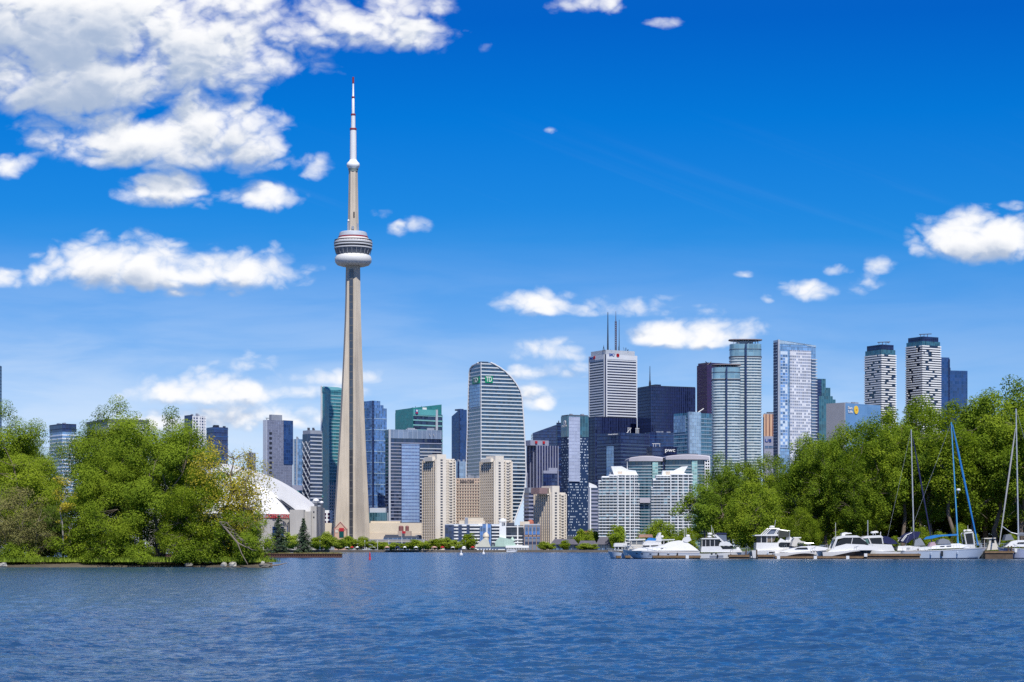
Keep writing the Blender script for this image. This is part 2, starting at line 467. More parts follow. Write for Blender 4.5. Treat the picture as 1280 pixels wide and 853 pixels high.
# ------------------------------------------------------------------ water
def make_water():
    rng = np.random.default_rng(5)
    rows = [-400., -60., -10., 4.]
    y = 9.0
    while y < 420:
        rows.append(y); y += max(.045, .42 * y * y / (CH * F))
    while y < 2400: rows.append(y); y *= 1.03
    rows += [4000., 9000., 25000., 70000.]
    cs = np.linspace(-.31, .31, 760)
    cs = np.concatenate([[-60, -8, -2, -.8, -.4], cs, [.4, .8, 2, 8, 60]])
    Y = np.array(rows)[:, None]; base = np.maximum(Y, 9.0)
    Xs = cs[None, :] * base; Yf = np.broadcast_to(Y, Xs.shape).copy()
    sy = np.gradient(np.array(rows))[:, None]; sx = base * (.62 / 760)
    Zs = np.zeros_like(Xs)
    for i in range(150):
        lam = .075 * (.75 / .075) ** rng.random() if i > 14 else rng.uniform(.9, 3.0)
        ang = R(-40) + rng.normal(0, .8)            # the wind comes across from the left
        k = 2 * np.pi / lam; kx, ky = k * math.sin(ang), k * math.cos(ang)
        amp = (.0044 if i > 14 else .0022) * lam * rng.uniform(.6, 1.3)
        ok = np.clip(1.7 - 1.1 * (np.abs(ky) * sy + np.abs(kx) * sx) / 2.2, 0, 1)
        ph = kx * Xs + ky * Yf + rng.random() * 6.283 + .6 * np.sin(.31 * Xs + i) + .5 * np.sin(.17 * Yf + 2 * i)
        Zs += amp * ok * (np.sin(ph) + .28 * np.sin(2 * ph + .6))
    # gusts: calmer and rougher lanes
    g = .8 + .3 * np.sin(.05 * Xs + .09 * Yf + 1) * np.sin(.021 * Xs - .06 * Yf)
    fade = np.clip((np.array(rows) - 4) / 5, 0, 1)[:, None] * (np.abs(cs) < .3)[None, :]
    Zs *= g * fade
    nr, nc = Xs.shape
    co = np.stack([Xs, Yf, Zs], -1).reshape(-1, 3).astype(np.float32)
    idx = np.arange(nr * nc).reshape(nr, nc)
    q = np.stack([idx[:-1, :-1], idx[:-1, 1:], idx[1:, 1:], idx[1:, :-1]], -1).reshape(-1, 4)
    me = bpy.data.meshes.new('water')
    me.vertices.add(len(co)); me.vertices.foreach_set('co', co.ravel())
    me.loops.add(q.size); me.loops.foreach_set('vertex_index', q.ravel().astype(np.int32))
    me.polygons.add(len(q)); me.polygons.foreach_set('loop_start', np.arange(0, q.size, 4, dtype=np.int32))
    me.polygons.foreach_set('use_smooth', np.ones(len(q), dtype=bool))
    me.update(); me.validate()
    m, nt = newmat('lake_water')
    t = nt.nodes.new('ShaderNodeTexCoord').outputs['Object']
    a = noise(nt, vmth(nt, 'MULTIPLY', t, (1.0, 1.3, 1)), 3.2, 3, .6, .3)
    b = noise(nt, vmth(nt, 'MULTIPLY', t, (.35, .8, 1)), 1.0, 3, .55, .3)
    lane = noise(nt, vmth(nt, 'MULTIPLY', t, (.012, .045, 0)), 1.0, 5, .6, .6)
    h = mth(nt, 'MULTIPLY_ADD', b, .35, mth(nt, 'MULTIPLY', a, .6))
    bp = nt.nodes.new('ShaderNodeBump'); bp.inputs['Distance'].default_value = .26
    strk = noise(nt, vmth(nt, 'MULTIPLY', t, (3.6, .42, 0)), 1.0, 4, .7, .3)
    put(nt, bp.inputs['Strength'], mth(nt, 'MULTIPLY', mrange(nt, lane, .3, .7, .6, 1.0), mrange(nt, strk, .36, .64, .15, 1.3)))
    link(nt, h, bp.inputs['Height'])
    col = mixc(nt, mrange(nt, lane, .3, .72), WATER_A, WATER_B)
    finish(nt, principled(nt, col, .16, 1.333, normal=bp.outputs[0]))
    me.materials.append(m)
    o = bpy.data.objects.new('water', me); COL.objects.link(o)
    return structure(o)
WATER_A, WATER_B = (.021, .057, .116), (.023, .067, .142)
make_water()

# ------------------------------------------------------------------ land of the far shore, out to the horizon
asphalt = plain('paving', (.16, .155, .15), .85, .25, .02)
concrete = plain('concrete', (.46, .43, .38), .8, .16, .05, streak=.12)
SHORE = [(-60000, 60000), (-60000, 2050), (X(300, 1990), 1990), (X(340, 1960), 1960), (X(470, 1930), 1930), (X(600, 1900), 1900), (X(680, 1895), 1895), (X(840, 1895), 1895), (60000, 2050), (60000, 60000)]
b = MB(); b.prism(list(SHORE), -4, GZ)
structure(b.build('ground', asphalt))
lo = [p for p in SHORE[2:8]]
b = MB()
for i in range(len(lo) - 1):
    a_, c_ = lo[i], lo[i + 1]
    b.prism([(a_[0], a_[1] - 1.2), (c_[0], c_[1] - 1.2), (c_[0], c_[1] - .02), (a_[0], a_[1] - .02)], -2, GZ + .25)
tag(b.build('seawall', plain('old_concrete', (.2, .17, .14), .9, .3, .1, streak=.35)), 'long low dark concrete seawall along the far harbour front', 'seawall')



# ------------------------------------------------------------------ city: materials
G_NAVY = facade('navy glass', lin(32, 50, 98), lin(46, 62, 110), 3.0, 4.0, .16, .22, var=.35, ior=1.7, spandrel=lin(22, 32, 70))
G_BLACK = facade('near black glass', lin(24, 37, 80), lin(36, 50, 98), 3.0, 4.0, .2, .2, var=.4, ior=1.6, spandrel=lin(14, 22, 55))
G_BAND = facade('dark band glass', lin(24, 38, 76), lin(60, 72, 104), 3.0, 4.0, .08, .0, var=.55, ior=1.9)
G_TEAL = facade('teal glass', lin(26, 124, 134), lin(90, 160, 165), 3.4, 4.0, .07, .0, var=.3, ior=2.0)
G_DTEAL = facade('deep teal glass', lin(30, 88, 106), lin(90, 140, 150), 3.2, 4.0, .1, .0, var=.45, ior=1.9)
G_GREEN = facade('green glass', lin(0, 122, 122), lin(10, 140, 138), 4.0, 4.0, .05, .06, var=.15, ior=1.8)
G_BLUE = facade('blue glass', lin(52, 104, 172), lin(132, 170, 214), 2.4, 3.4, .14, .18, var=.6, ior=2.1, spandrel=lin(80, 118, 175))
G_DBLUE = facade('deep blue glass', lin(20, 58, 118), lin(40, 82, 140), 3.0, 4.0, .12, .12, var=.3, ior=1.8)
G_PALE = facade('pale blue glass', lin(140, 175, 210), lin(178, 200, 225), 3.2, 3.8, .1, .12, var=.22, ior=2.4, spandrel=lin(120, 150, 190))
G_SKY = facade('sky reflecting glass', lin(96, 142, 190), lin(150, 180, 212), 2.6, 3.6, .1, .16, var=.4, ior=2.6, spandrel=lin(95, 128, 170))
G_AQUA = facade('aqua balcony glass', lin(70, 112, 132), lin(176, 205, 214), 3.0, 3.0, .12, .0, var=.6, ior=2.0, blind=.12)
G_CONDO = facade('condo glass', lin(44, 56, 74), lin(214, 220, 220), 3.2, 2.8, .16, .0, var=.7, ior=1.9, blind=.16, blindc=lin(150, 190, 195))
G_PURPLE = facade('maroon granite', lin(48, 34, 78), lin(66, 46, 92), 2.4, 4.2, .3, .4, var=.3, ior=1.55, spandrel=lin(60, 42, 86))
G_SHOP = facade('low rise glass', lin(40, 70, 110), lin(150, 165, 180), 4.5, 4.2, .1, .1, var=.6, ior=1.9)
WHITE = plain('white panel', (.93, .94, .93), .5, .08)
PALEGREY = plain('pale grey panel', (.5, .54, .6), .5, .1)
GREY = plain('grey panel', (.3, .33, .39), .55, .12)
LAVENDER = plain('lavender grey panel', (.33, .35, .46), .55, .12)
DARK = plain('dark metal', (.03, .035, .05), .45, .2)
DGREY = plain('dark grey panel', (.09, .1, .13), .5, .2)
CREAM = plain('cream panel', (.72, .63, .5), .7, .07)
TAN = plain('tan precast', (.68, .58, .46), .75, .1)
CNC = plain('tower concrete', (.7, .61, .49), .8, .13, .03, streak=.26)
RED = plain('red paint', (.52, .02, .03), .45, .12)
GREENP = plain('green sign', (.0, .3, .14), .4, .05)
TERRA = plain('terracotta', (.42, .13, .08), .7, .2)
COPPER = plain('pale green copper', (.5, .68, .58), .7, .14, streak=.15)
STEEL = plain('galvanised steel', (.36, .38, .42), .45, .15)
SIGNW = plain('sign white', (.82, .82, .82), .4, .03)
BLUEP = plain('sign blue', (.01, .07, .35), .4, .05)
YELL = plain('sign yellow', (.9, .6, .06), .4, .05)

class T:
    """a building seen with its front corner at pixel xc; its faces end at xl and xr; th = turn of the right face"""
    def __init__(s, name, label, xl, xc, xr, ytop, D, th=30, depth=30, cat='skyscraper', group=None):
        s.D, s.s = D, D / F
        t = (xc - 640) / F
        if xl == xc: th = 0
        c, sn = math.cos(R(th)), math.sin(R(th))
        s.kx = s.s / (c - t * sn); s.ky = s.s / (sn + t * c) if th else 0
        s.xc = xc
        s.b = (xr - xc) * s.kx
        s.a = (xc - xl) * s.ky if th else depth
        s.h = s.z(ytop)
        s.root = thing(name, label, cat, (X(xc, D), D, GZ), R(th), group)
        s.poly = rect(0, s.b, 0, s.a)
        s.base = rect(0, s.b, 0, s.a)
    def z(s, py): return Z(py, s.D) - GZ
    def rx(s, px): return (px - s.xc) * s.kx
    def ly(s, px): return (s.xc - px) * s.ky
    def core(s, mat, z1=None, name='glazing', poly=None, z0=0, top=None):
        return MB().prism(poly or s.poly, z0, z1 or s.h, top).build(name, mat, s.root)
    def bands(s, mat, fh, bh, off=.35, z0=0, z1=None, poly=None, name='cladding'):
        return MB().bands(poly or s.poly, z0, z1 or s.h, fh, bh, off).build(name, mat, s.root)
    def piers(s, mat, step, w, off=.45, z0=0, z1=None, poly=None, sides=None, name='cladding'):
        return MB().piers(poly or s.poly, step, w, off, z0, z1 or s.h, sides).build(name, mat, s.root)
    def cap(s, mat, h=3.0, inset=-.4, name='parapet', z0=None, poly=None):
        z0 = s.h if z0 is None else z0
        return MB().prism(offset(poly or s.poly, -inset), z0, z0 + h).build(name, mat, s.root)
    def box(s, name, mat, px0, px1, py0, py1, y0=None, y1=None):
        """block on the roof, given by pixels along the right face"""
        m = MB().box(s.rx(px0), s.rx(px1), s.a * .15 if y0 is None else y0, s.a * .85 if y1 is None else y1, s.z(py1), s.z(py0))
        return m.build(name, mat, s.root)
    def mast(s, px, py0, py1, r=.6, y=None, mat=None, name='antenna'):
        x = s.rx(px); y = s.a * .4 if y is None else y
        return MB().tube((x, y, s.z(py1) - 1), (x, y, s.z(py0)), r, r * .35).build(name, mat or DARK, s.root)
    def clutter(s, n=6, seed=1, name='roof_plant', mat=None, poly=None, z0=None):
        """plant rooms, vents and rails on the roof"""
        rr = random.Random(seed); z0 = s.h if z0 is None else z0
        for i in range(n):
            m = MB()
            x, y = rr.uniform(.12, .8) * s.b, rr.uniform(.15, .75) * s.a
            m.box(x, x + rr.uniform(.06, .16) * s.b, y, y + rr.uniform(.08, .2) * s.a, z0 - .2, z0 + rr.uniform(1.2, 3.6))
            m.build(name, mat or GREY, s.root)

def interp(tab, y):
    if y <= tab[0][0]: return tab[0][1]
    for (a, p), (b, q) in zip(tab, tab[1:]):
        if y <= b: return p + (q - p) * (y - a) / (b - a)
    return tab[-1][1]

# ------------------------------------------------------------------ the tall concrete observation tower
def observation_tower():
    D = 2480.0; s = D / F
    r = thing('observation_tower', 'very tall slender concrete observation tower with round pod and white mast', 'tower', (X(441.5, D), D, GZ))
    z = lambda py: Z(py, D) - GZ
    tab = [(213, 4.6), (290, 5.4), (333, 8.0), (385, 8.8), (430, 10.5), (500, 13.6), (550, 16.2), (600, 19.2), (640, 21.6), (676, 23.6)]
    fins = (200, 320, 80)
    rings = []
    for py in (676, 655, 630, 600, 560, 520, 480, 440, 400, 370, 345, 330):
        L = interp(tab, py); t = max(0, min(1, (py - 333) / 343)); rc = 7.2 + .8 * t
        w = min(rc * .577, 4.1 + .5 * t); rg = []
        for f in sorted(a % 360 for a in fins):
            c, sn = math.cos(R(f)), math.sin(R(f))
            for x, y in ((rc, -w), (max(L, rc), -w * .82), (max(L, rc), w * .82), (rc, w)):
                rg.append((x * c - y * sn, x * sn + y * c, z(py) if py < 676 else 0))
        rings.append(rg)
    MB().loft(rings).build('shaft', CNC, r)
    c, sn = math.cos(R(258)), math.sin(R(258))
    m = MB()
    pl = [(x * c - y * sn, x * sn + y * c) for x, y in ((5.5, -2.1), (8.6, -2.1), (8.6, 2.1), (5.5, 2.1))]
    m.prism(pl, 6, z(338)); m.build('lift_shaft', facade('lift glass', lin(62, 66, 76), lin(110, 108, 104), 1.4, 9, .12, .1, var=.3), r)
    lat = lambda name, prof, mat, n=48: MB().lathe([(w * s / 2, z(py)) for py, w in prof], n).build(name, mat, r, smooth=True)
    lat('radome', [(333, 20), (333, 30), (331.5, 40), (328, 45.5), (324, 46), (320.5, 43.5), (319, 39)], plain('radome', (.72, .72, .7), .5, .06))
    lat('pod_underside', [(319.2, 38), (318, 40), (311, 46.5), (310.4, 46.8)], plain('pod soffit', (.2, .22, .25), .5, .1))
    b = lat('observation_deck', [(310.6, 45), (304.5, 46)], DARK)
    for a, e, w in ((311.4, 309.9, 47.6), (307.7, 306.0, 48.2), (304.6, 302.8, 48.2)):
        lat('deck_rim', [(a, w - 2), (a, w), (e, w), (e, w - 2)], plain('rim', (.6, .61, .63), .45, .06))
    for i in range(24):
        a = 2 * math.pi * i / 24; q = 45.5 * s / 2; m = MB()
        m.tube((q * math.cos(a) * .93, q * math.sin(a) * .93, z(318.5)), (q * math.cos(a) * 1.02, q * math.sin(a) * 1.02, z(311)), .35, .35, 4)
        m.build('strut', STEEL, r)
    lat('upper_drum', [(303, 47), (302, 46), (297.6, 36.5), (296.6, 36)], plain('pod roof', (.72, .66, .63), .55, .08))
    lat('red_ring', [(297.4, 37), (297.4, 37.6), (296.6, 37.6), (296.6, 36)], RED)
    lat('roof_deck', [(296.6, 35), (296, 36), (291.5, 34), (290.5, 31), (290, 14)], PALEGREY)
    m = MB()
    for i in range(40):
        a = 2 * math.pi * i / 40; q = 46.5 * s / 2
        m.tube((q * math.cos(a), q * math.sin(a), z(303)), (q * math.cos(a), q * math.sin(a), z(300.6)), .16, .16, 4)
    m.lathe([(46.2 * s / 2, z(300.8)), (46.8 * s / 2, z(300.8)), (46.8 * s / 2, z(300.5)), (46.2 * s / 2, z(300.5))], 40)
    m.build('railing', DGREY, r)
    hexr = lambda w: circle(w * s / 2, 6)
    MB().loft([[(x, y, z(py)) for x, y in hexr(w)] for py, w in ((292, 14), (260, 12.6), (213, 11.0))]).build('upper_shaft', CNC, r)
    for dx, dyy, w, a, e in ((-5.2, -2.5, 3.6, 289, 278.5), (4.6, -2, 3.6, 289, 280), (0, -6, 3, 288, 284)):
        MB().box(dx * s - w * s / 2, dx * s + w * s / 2, dyy * s - 1.6, dyy * s + 1.8, z(a), z(e)).build('equipment_box', GREY, r)
    MB().box(.6, 2.1, -5.8, -5.2, z(273), z(266)).build('door', DARK, r)
    MB().lathe([(.01, z(277)), (1.1, z(277.3)), (1.3, z(276.2)), (.8, z(275.1)), (.01, z(275))], 12, -5.6 * s, -2.5).build('dish', WHITE, r, smooth=True)
    lat('sky_pod', [(213.5, 9), (212, 10.5), (208.8, 15.5), (206.5, 16.4), (204.5, 15.6), (201.5, 10), (200, 8.6)], WHITE, 32)
    lat('pod_soffit', [(215, 11), (212.6, 12), (211.6, 13.2), (211, 11)], plain('sky pod soffit', (.35, .4, .36), .5, .1), 32)
    mast = lat('mast', [(201, 8.4), (161.5, 7.8), (161, 5.6), (144, 5.2), (143.5, 3.6), (122, 3.2), (121.5, 2.4), (104, 2.0), (97, 1.2)], SIGNW, 16)
    for a, e, w in ((162.8, 160.7, 8.7), (144.6, 142.6, 6.0), (122.8, 121, 4.0), (104.5, 96.6, 2.5)):
        o = lat('red_band', [(a, w * .6), (a, w), (e, w), (e, w * .6)], plain('dull red band', (.26, .035, .05), .5, .2), 16); o.parent = mast
    b = MB(); b.lathe([(34, 0), (34, 5), (31, 7), (20, 8)], 24); b.build('entrance_drum', PALEGREY, r)
observation_tower()

# ------------------------------------------------------------------ the domed stadium
def stadium():
    D = 2200.0; s = D / F; xc = 276.0
    r = thing('domed_stadium', 'white domed stadium with curved roof panels beside the observation tower', 'stadium', (X(xc, D), D, GZ))
    z = lambda py: Z(py, D) - GZ
    par = lambda px, y0: y0 + 55 * ((px - xc) / 119.0) ** 2
    body = plain('stadium concrete', (.5, .48, .45), .8, .1, .04, streak=.1)
    roof = plain('stadium roof', (.8, .8, .8), .5, .05)
    Rr = 117 * s
    drum = circle(Rr, 64)
    MB().prism(drum, 0, z(650)).build('wall', body, r)
    m = MB(); m.prism(circle(Rr + .5, 64), z(649.5), z(644.2)); m.build('fascia', plain('stadium fascia', (.4, .38, .38), .6, .1), r)
    # great arch across the middle
    n = 30; pts = [xc - 119 + 238 * i / n for i in range(n + 1)]
    outer = [((p - xc) * s, z(par(p, 582))) for p in pts]
    inner = [((p - xc) * s * .985, z(par(p, 582) + 17)) for p in pts]
    m = MB()
    m.loft([[(x, -52, q) for x, q in outer] + [(x, -52, q) for x, q in reversed(inner)],
            [(x, 60, q) for x, q in outer] + [(x, 60, q) for x, q in reversed(inner)]])
    m.build('roof_arch', roof, r, smooth=True)
    m = MB()
    m.loft([[(x, -54.5, q - 1.0) for x, q in inner] + [(x, -54.5, q - 2.2) for x, q in reversed(inner)],
            [(x, -50, q - 1.0) for x, q in inner] + [(x, -50, q - 2.2) for x, q in reversed(inner)]])
    m.build('gutter', DGREY, r)
    # lower quarter dome in front of the arch
    rows = []
    for k in range(9):
        u = k / 8.0; rg = []
        for i in range(n + 1):
            a = math.pi * (1 - i / n)
            x0, q0 = (-119 + 238 * i / n) * s * .80, z(par(xc + (-119 + 238 * i / n) * .80, 590) + 9.0)
            x1, y1 = (Rr - 2) * .985 * math.cos(a), -(Rr - 2) * math.sin(a) * .985
            q = z(645) + (max(q0, z(645)) - z(645)) * (1 - u ** 1.9)
            rg.append((x0 + (x1 - x0) * u, -52 + (y1 + 52) * u, q))
        rows.append(rg)
    m = MB(); m.loft(rows, closed=False); m.build('roof_dome', roof, r, smooth=True)
    for x0, x1, a, e in ((395, 402, 678, 634.5), (386, 396, 678, 641), (371, 388, 678, 639)):
        MB().box((x0 - xc) * s, (x1 - xc) * s, -70 + (x0 - 371) * .5, 40, 0, z(e)).build('buttress', body, r)
    for q in (641.5, 648):
        MB().box((398 - xc) * s, (399.6 - xc) * s, -58.2, -56, z(q + .9), z(q - .9)).build('vent', DARK, r)
    a0 = math.acos((349.5 - xc) / 117); 
    for k, px in enumerate((350, 357.5, 365.5)):
        a = -math.acos((px + 3 - xc) / 117.0); cx, cy = (Rr + .1) * math.cos(a), (Rr + .1) * math.sin(a)
        f = MB().box(-2.6, 2.6, -.7, .5, z(676), z(659.5)).build('window', G_DBLUE, r); f.location = (cx, cy, 0); f.rotation_euler = (0, 0, a + math.pi / 2)
    a = -math.acos((358 - xc) / 117.0)
    sg = text('sign', 'ROGERS CENTRE', 5.6, RED, r, ((Rr + 1.2) * math.cos(a), (Rr + 1.2) * math.sin(a) - 2, z(647.2)), (R(90), 0, a + math.pi / 2 - .25), .3, width=36)
    m = MB()
    for i in range(-1, 30):
        a = -math.pi * i / 28; q = Rr + .1
        m.tube((q * math.cos(a), q * math.sin(a), 0), (q * math.cos(a), q * math.sin(a), z(651)), 1.1, 1.1, 6)
    m.build('pilaster', body, r)
stadium()

def tank(px, py, w, D, label):
    s = D / F
    r = thing('satellite_dish', label, 'dish', (X(px, D), D, GZ))
    z = Z(py, D) - GZ; q = w * s / 2
    MB().lathe([(.02, z - q * .9), (q * .6, z - q * .75), (q, z), (q * .75, z + q * .6), (.02, z + q * .85)], 20).build('dish', SIGNW, r, smooth=True)
    MB().prism(rect(-q * .5, q * .5, -q * .5, q * .5), 0, z - q * .8).build('pedestal', DGREY, r)
tank(395, 626.3, 8, 2150, 'larger white dish on a dark pedestal right of the stadium roof')
tank(402, 628.5, 5, 2150, 'smaller white dish on a dark pedestal right of the stadium roof')
r = thing('arena', 'low building with a green domed roof behind the stadium', 'building', (X(382, 2330), 2330, GZ))
MB().lathe([(19, 0), (19, Z(626, 2330)), (20, Z(624, 2330)), (17, Z(618, 2330)), (9, Z(615.5, 2330)), (.1, Z(615, 2330))], 32).build('roof', plain('green metal', (.06, .24, .22), .5, .1), r, smooth=True)

# ------------------------------------------------------------------ towers behind the left trees
t = T('office_tower', 'dark slab tower cut by the left edge of the photo', -24, -24, -3.5, 456, 2450, depth=22)
t.core(G_BLACK); t.clutter(4, 3)
t = T('apartment_tower', 'glass apartment block with dark top seen through the left trees', 62, 78, 95, 530, 1900, 35)
t.core(G_SKY); t.bands(WHITE, 3.2, 1.0, z1=t.z(541)); t.cap(G_NAVY, 7, .2, 'crown', z0=t.z(540) + .3, poly=offset(t.poly, .45)); t.clutter(4, 4)
t = T('apartment_tower', 'wide dark roofed block behind the tallest left tree', 108, 135, 186, 528, 2000, 30)
t.core(punched('white punched', (.66, .68, .7), lin(60, 80, 110), 3.4, 3.2, .6, .55)); t.cap(DGREY, 3.2, -.5, 'roof'); t.box('penthouse', DGREY, 140, 168, 524, 528)
t = T('apartment_tower', 'white gridded apartment tower rising above the willow', 231, 241, 257, 520, 2150, 40)
t.core(punched('white punched close', (.72, .73, .76), lin(58, 74, 108), 3.3, 3.0, .56, .6))
t.piers(WHITE, 7, .6); t.clutter(4, 6)
MB().box(-.5, .3, 0, t.a, 3, t.h + 1).build('dark_wall', G_NAVY, t.root)
t = T('office_tower', 'short dark blue glass tower right of the white gridded block', 258, 267, 285, 534, 2250, 35)
t.core(G_NAVY); t.bands(G_DBLUE, 8, 1.2, .2); t.clutter(6, 7, mat=DARK)
t = T('office_block', 'small grey block between the yellow tree and the grey slab tower', 309, 314, 319.5, 566, 2300, 30)
t.core(punched('grey punched', (.28, .3, .36), lin(40, 50, 80), 3, 3.2, .5, .5)); t.clutter(3, 8)

# ------------------------------------------------------------------ left of the observation tower
t = T('condo_tower', 'grey slab tower with a dark blue inset panel left of the observation tower', 329, 333.5, 366, 525, 2350, 42)
t.core(facade('grey slab', lin(126, 134, 160), lin(112, 120, 146), 2.4, 2.9, .22, .3, var=.2, ior=1.6, spandrel=lin(134, 140, 164)))
t.box('penthouse', GREY, 340, 353.5, 518, 525.3, 1, t.a * .8)
MB().box(t.rx(354.6), t.b + .4, -.5, t.a * .6, t.z(580), t.h + .4).build('glass_panel', G_DBLUE, t.root)
m = MB(); m.bands(rect(t.rx(336.6), t.rx(339.8), -.3, 2), 4, t.z(536), 5.4, 2.6, 0); m.build('balcony_edging', DARK, t.root)
m = MB(); m.box(-.35, .2, -.2, t.a, 0, t.h); m.build('end_wall', plain('bright end wall', (.62, .66, .74), .4, .06), t.root)
t.mast(335.5, 522.5, 525, .5, 3); MB().box(t.rx(334), t.rx(338), 2, 3, t.z(523), t.z(522.4)).build('davit', DARK, t.root)
t = T('condo_tower', 'slim pale blue tower behind the lattice faced tower', 367.5, 371, 379, 549, 2420, 40)
t.core(G_SKY); t.piers(PALEGREY, 6, 1.2); t.clutter(3, 9)
MB().box(t.rx(360), t.rx(386), -6, -.5, 0, t.z(607)).build('podium', LAVENDER, t.root)
t = T('office_tower', 'banded tower with a white diamond lattice on its left face', 378, 387.5, 402.5, 542.5, 2280, 38)
t.core(G_BAND); 
m = MB()
zz = 2.0
while zz < t.z(547):
    m.box(.2, t.b + .5, -.5, .4, zz, zz + 1.3); m.box(t.b - .2, t.b + .5, -.5, t.a, zz, zz + 1.3); zz += 4.1
m.build('cladding', PALEGREY, t.root)
m = MB(); k = t.a / 2; zz = 0
while zz < t.h - 8:
    for y0, y1 in ((0, k), (k, 0), (k, 2 * k), (2 * k, k)):
        m.tube((-.35, y0, zz), (-.35, y1, zz + 9), .42, .42, 4)
    zz += 9
m.build('lattice', PALEGREY, t.root); t.cap(GREY, 4, .3, 'parapet'); t.clutter(4, 10, mat=DGREY, z0=t.h + 4)
t = T('office_tower', 'teal glass tower with a sloping top just left of the observation tower', 401.5, 411.5, 433, 490, 2660, 40)
t.core(G_TEAL, name='glazing')
m = MB(); m.loft([[(-.4, -.4, t.h), (t.b, -.4, t.h), (t.b, t.a, t.h), (-.4, t.a, t.h)], [(-.4, -.4, t.z(488)), (t.b, -.4, t.z(486)), (t.b, t.a, t.z(482)), (-.4, t.a, t.z(482))]])
m.build('sloping_crown', G_TEAL, t.root)
m = MB(); m.bands(rect(.2, t.b + .4, -.4, 3), t.z(600), t.z(492), 4.2, 1.4, 0); m.build('cladding', plain('pale teal panel', (.28, .46, .48), .5, .1), t.root)
m = MB(); m.piers(rect(0, t.b, 0, t.a), 3.4, .9, .5, 0, t.z(603), (0,)); m.bands(rect(0, t.b, 0, 3), 0, t.z(603), 4, 1.5, .5); m.build('stone_base', plain('pale stone', (.62, .6, .56), .7, .08), t.root)
MB().box(-.6, .5, t.a - 2.2, t.a + .5, 0, t.z(481.5)).build('corner_fin', WHITE, t.root)
t = T('condo_tower', 'blue glass tower with a stepped top right behind the observation tower', 450, 465.5, 483.5, 510, 2640, 38)
t.core(G_BLUE); t.bands(G_PALE, 13.6, 1.2, .2)
m = MB(); m.prism(rect(0, t.rx(476), 1, t.a), t.h, t.z(501)); m.prism(rect(t.rx(476), t.rx(480), 1, t.a), t.h, t.z(506)); m.build('stepped_crown', G_BLUE, t.root)
m = MB(); m.box(t.rx(465.2), t.rx(467.5), -.4, .5, 0, t.z(501)); m.build('dark_seam', G_NAVY, t.root)
t.mast(459, 498.6, 502, .3); t.mast(475, 499, 502, .3)
t = T('office_block', 'low pale podium with dark glass right of the observation tower base', 455, 455, 484, 651, 2545, depth=24, cat='building')
t.core(G_DTEAL, t.z(641)); t.box('upper_storey', PALEGREY, 462, 482, 635, 641, 2, 30)

# ------------------------------------------------------------------ the two bank towers
t = T('office_tower', 'broad dark office tower with white bands and pale reflecting panel behind the tan condos', 481.5, 486.5, 552.5, 540, 2580, 20)
t.core(G_BAND)
m = MB(); m.bands(t.poly, 3, t.z(553), 4.1, 1.0, .35); m.build('cladding', LAVENDER, t.root)
MB().prism(offset(t.poly, .5), t.z(548), t.z(537)).build('crown', facade('crown louvre', lin(120, 140, 170), lin(170, 184, 205), 6, 9, .06, .0, var=.15, ior=1.7), t.root)
MB().box(-.7, 1.6, -.7, 1.4, 0, t.z(537)).build('corner_fin', PALEGREY, t.root)
MB().box(t.rx(501.5), t.rx(524), -2.2, .5, t.z(654), t.z(555)).build('pale_reflection_panel', facade('bright panel', lin(128, 158, 202), lin(150, 172, 210), 4, 4.1, .06, .34, var=.12, ior=2.2, spandrel=lin(92, 116, 165)), t.root)
m = MB(); w0 = t.rx(524.6)
m.bands([(w0, -2), (t.rx(540), -3.4), (t.rx(551), -2.2), (t.b + .8, .5), (w0, .5)], t.z(654), t.z(556), 4.1, 1.3, .2); m.build('bay_cladding', PALEGREY, t.root)
MB().prism([(w0, -1.6), (t.rx(540), -3.0), (t.rx(551), -1.8), (t.b + .5, .5), (w0, .5)], t.z(654), t.z(555)).build('glass_bay', G_BAND, t.root)
t.clutter(5, 12, z0=t.z(537)); m = MB()
for px in (536, 541): m.tube((t.rx(px), 3, t.z(537)), (t.rx(px + 1.5), -3, t.z(545)), .25)
m.build('davit', STEEL, t.root)
t = T('office_tower', 'green glass tower with a slanted roofline and a small red and blue logo', 494, 516, 553.5, 511, 2760, 38)
z1 = t.z(517)
t.core(G_BAND, z1, name='glazing'); 
m = MB(); m.bands(rect(.3, t.b + .4, -.4, 4), t.z(600), t.z(515), 6.4, 1.7, 0); m.build('cladding', plain('sea green panel', (.22, .5, .5), .5, .1), t.root)
m = MB(); m.loft([[(-.4, -.3, 0), (.6, -.3, 0), (.6, t.a, 0), (-.4, t.a, 0)], [(-.4, -.3, t.z(509.5)), (.6, -.3, t.z(509.5)), (.6, t.a, t.z(515)), (-.4, t.a, t.z(515))]]); m.build('green_wall', G_GREEN, t.root)
m = MB(); m.loft([[(0, 2, z1), (t.b, 2, z1), (t.b, t.a, z1), (0, t.a, z1)], [(0, 2, t.z(510)), (t.b, 2, t.z(503.8)), (t.b, t.a, t.z(504.5)), (0, t.a, t.z(511))]]); m.build('slanted_crown', G_GREEN, t.root)
m = MB(); m.box(t.rx(516.5), t.rx(546), -.7, 1.2, t.z(518.5), t.z(511.5)); m.build('sign_band', plain('sign teal', (.12, .42, .44), .4, .06), t.root)
sg = MB().prism([(x, y) for x, y in ((-2.1, -2.6), (0, -3.6), (2.1, -2.6), (2.1, 2.6), (-2.1, 2.6))], -.3, .3).build('logo', BLUEP, t.root)
sg.location = (t.rx(520.3), -1.2, t.z(514.2)); sg.rotation_euler = (R(90), 0, 0)
o = MB().prism(circle(1.4, 14), -.4, .4).build('emblem', SIGNW, sg); o.location = (0, .8, .1)
o = MB().prism(rect(-2, 2, -2.7, -1.4), -.4, .4).build('red_bar', RED, sg)
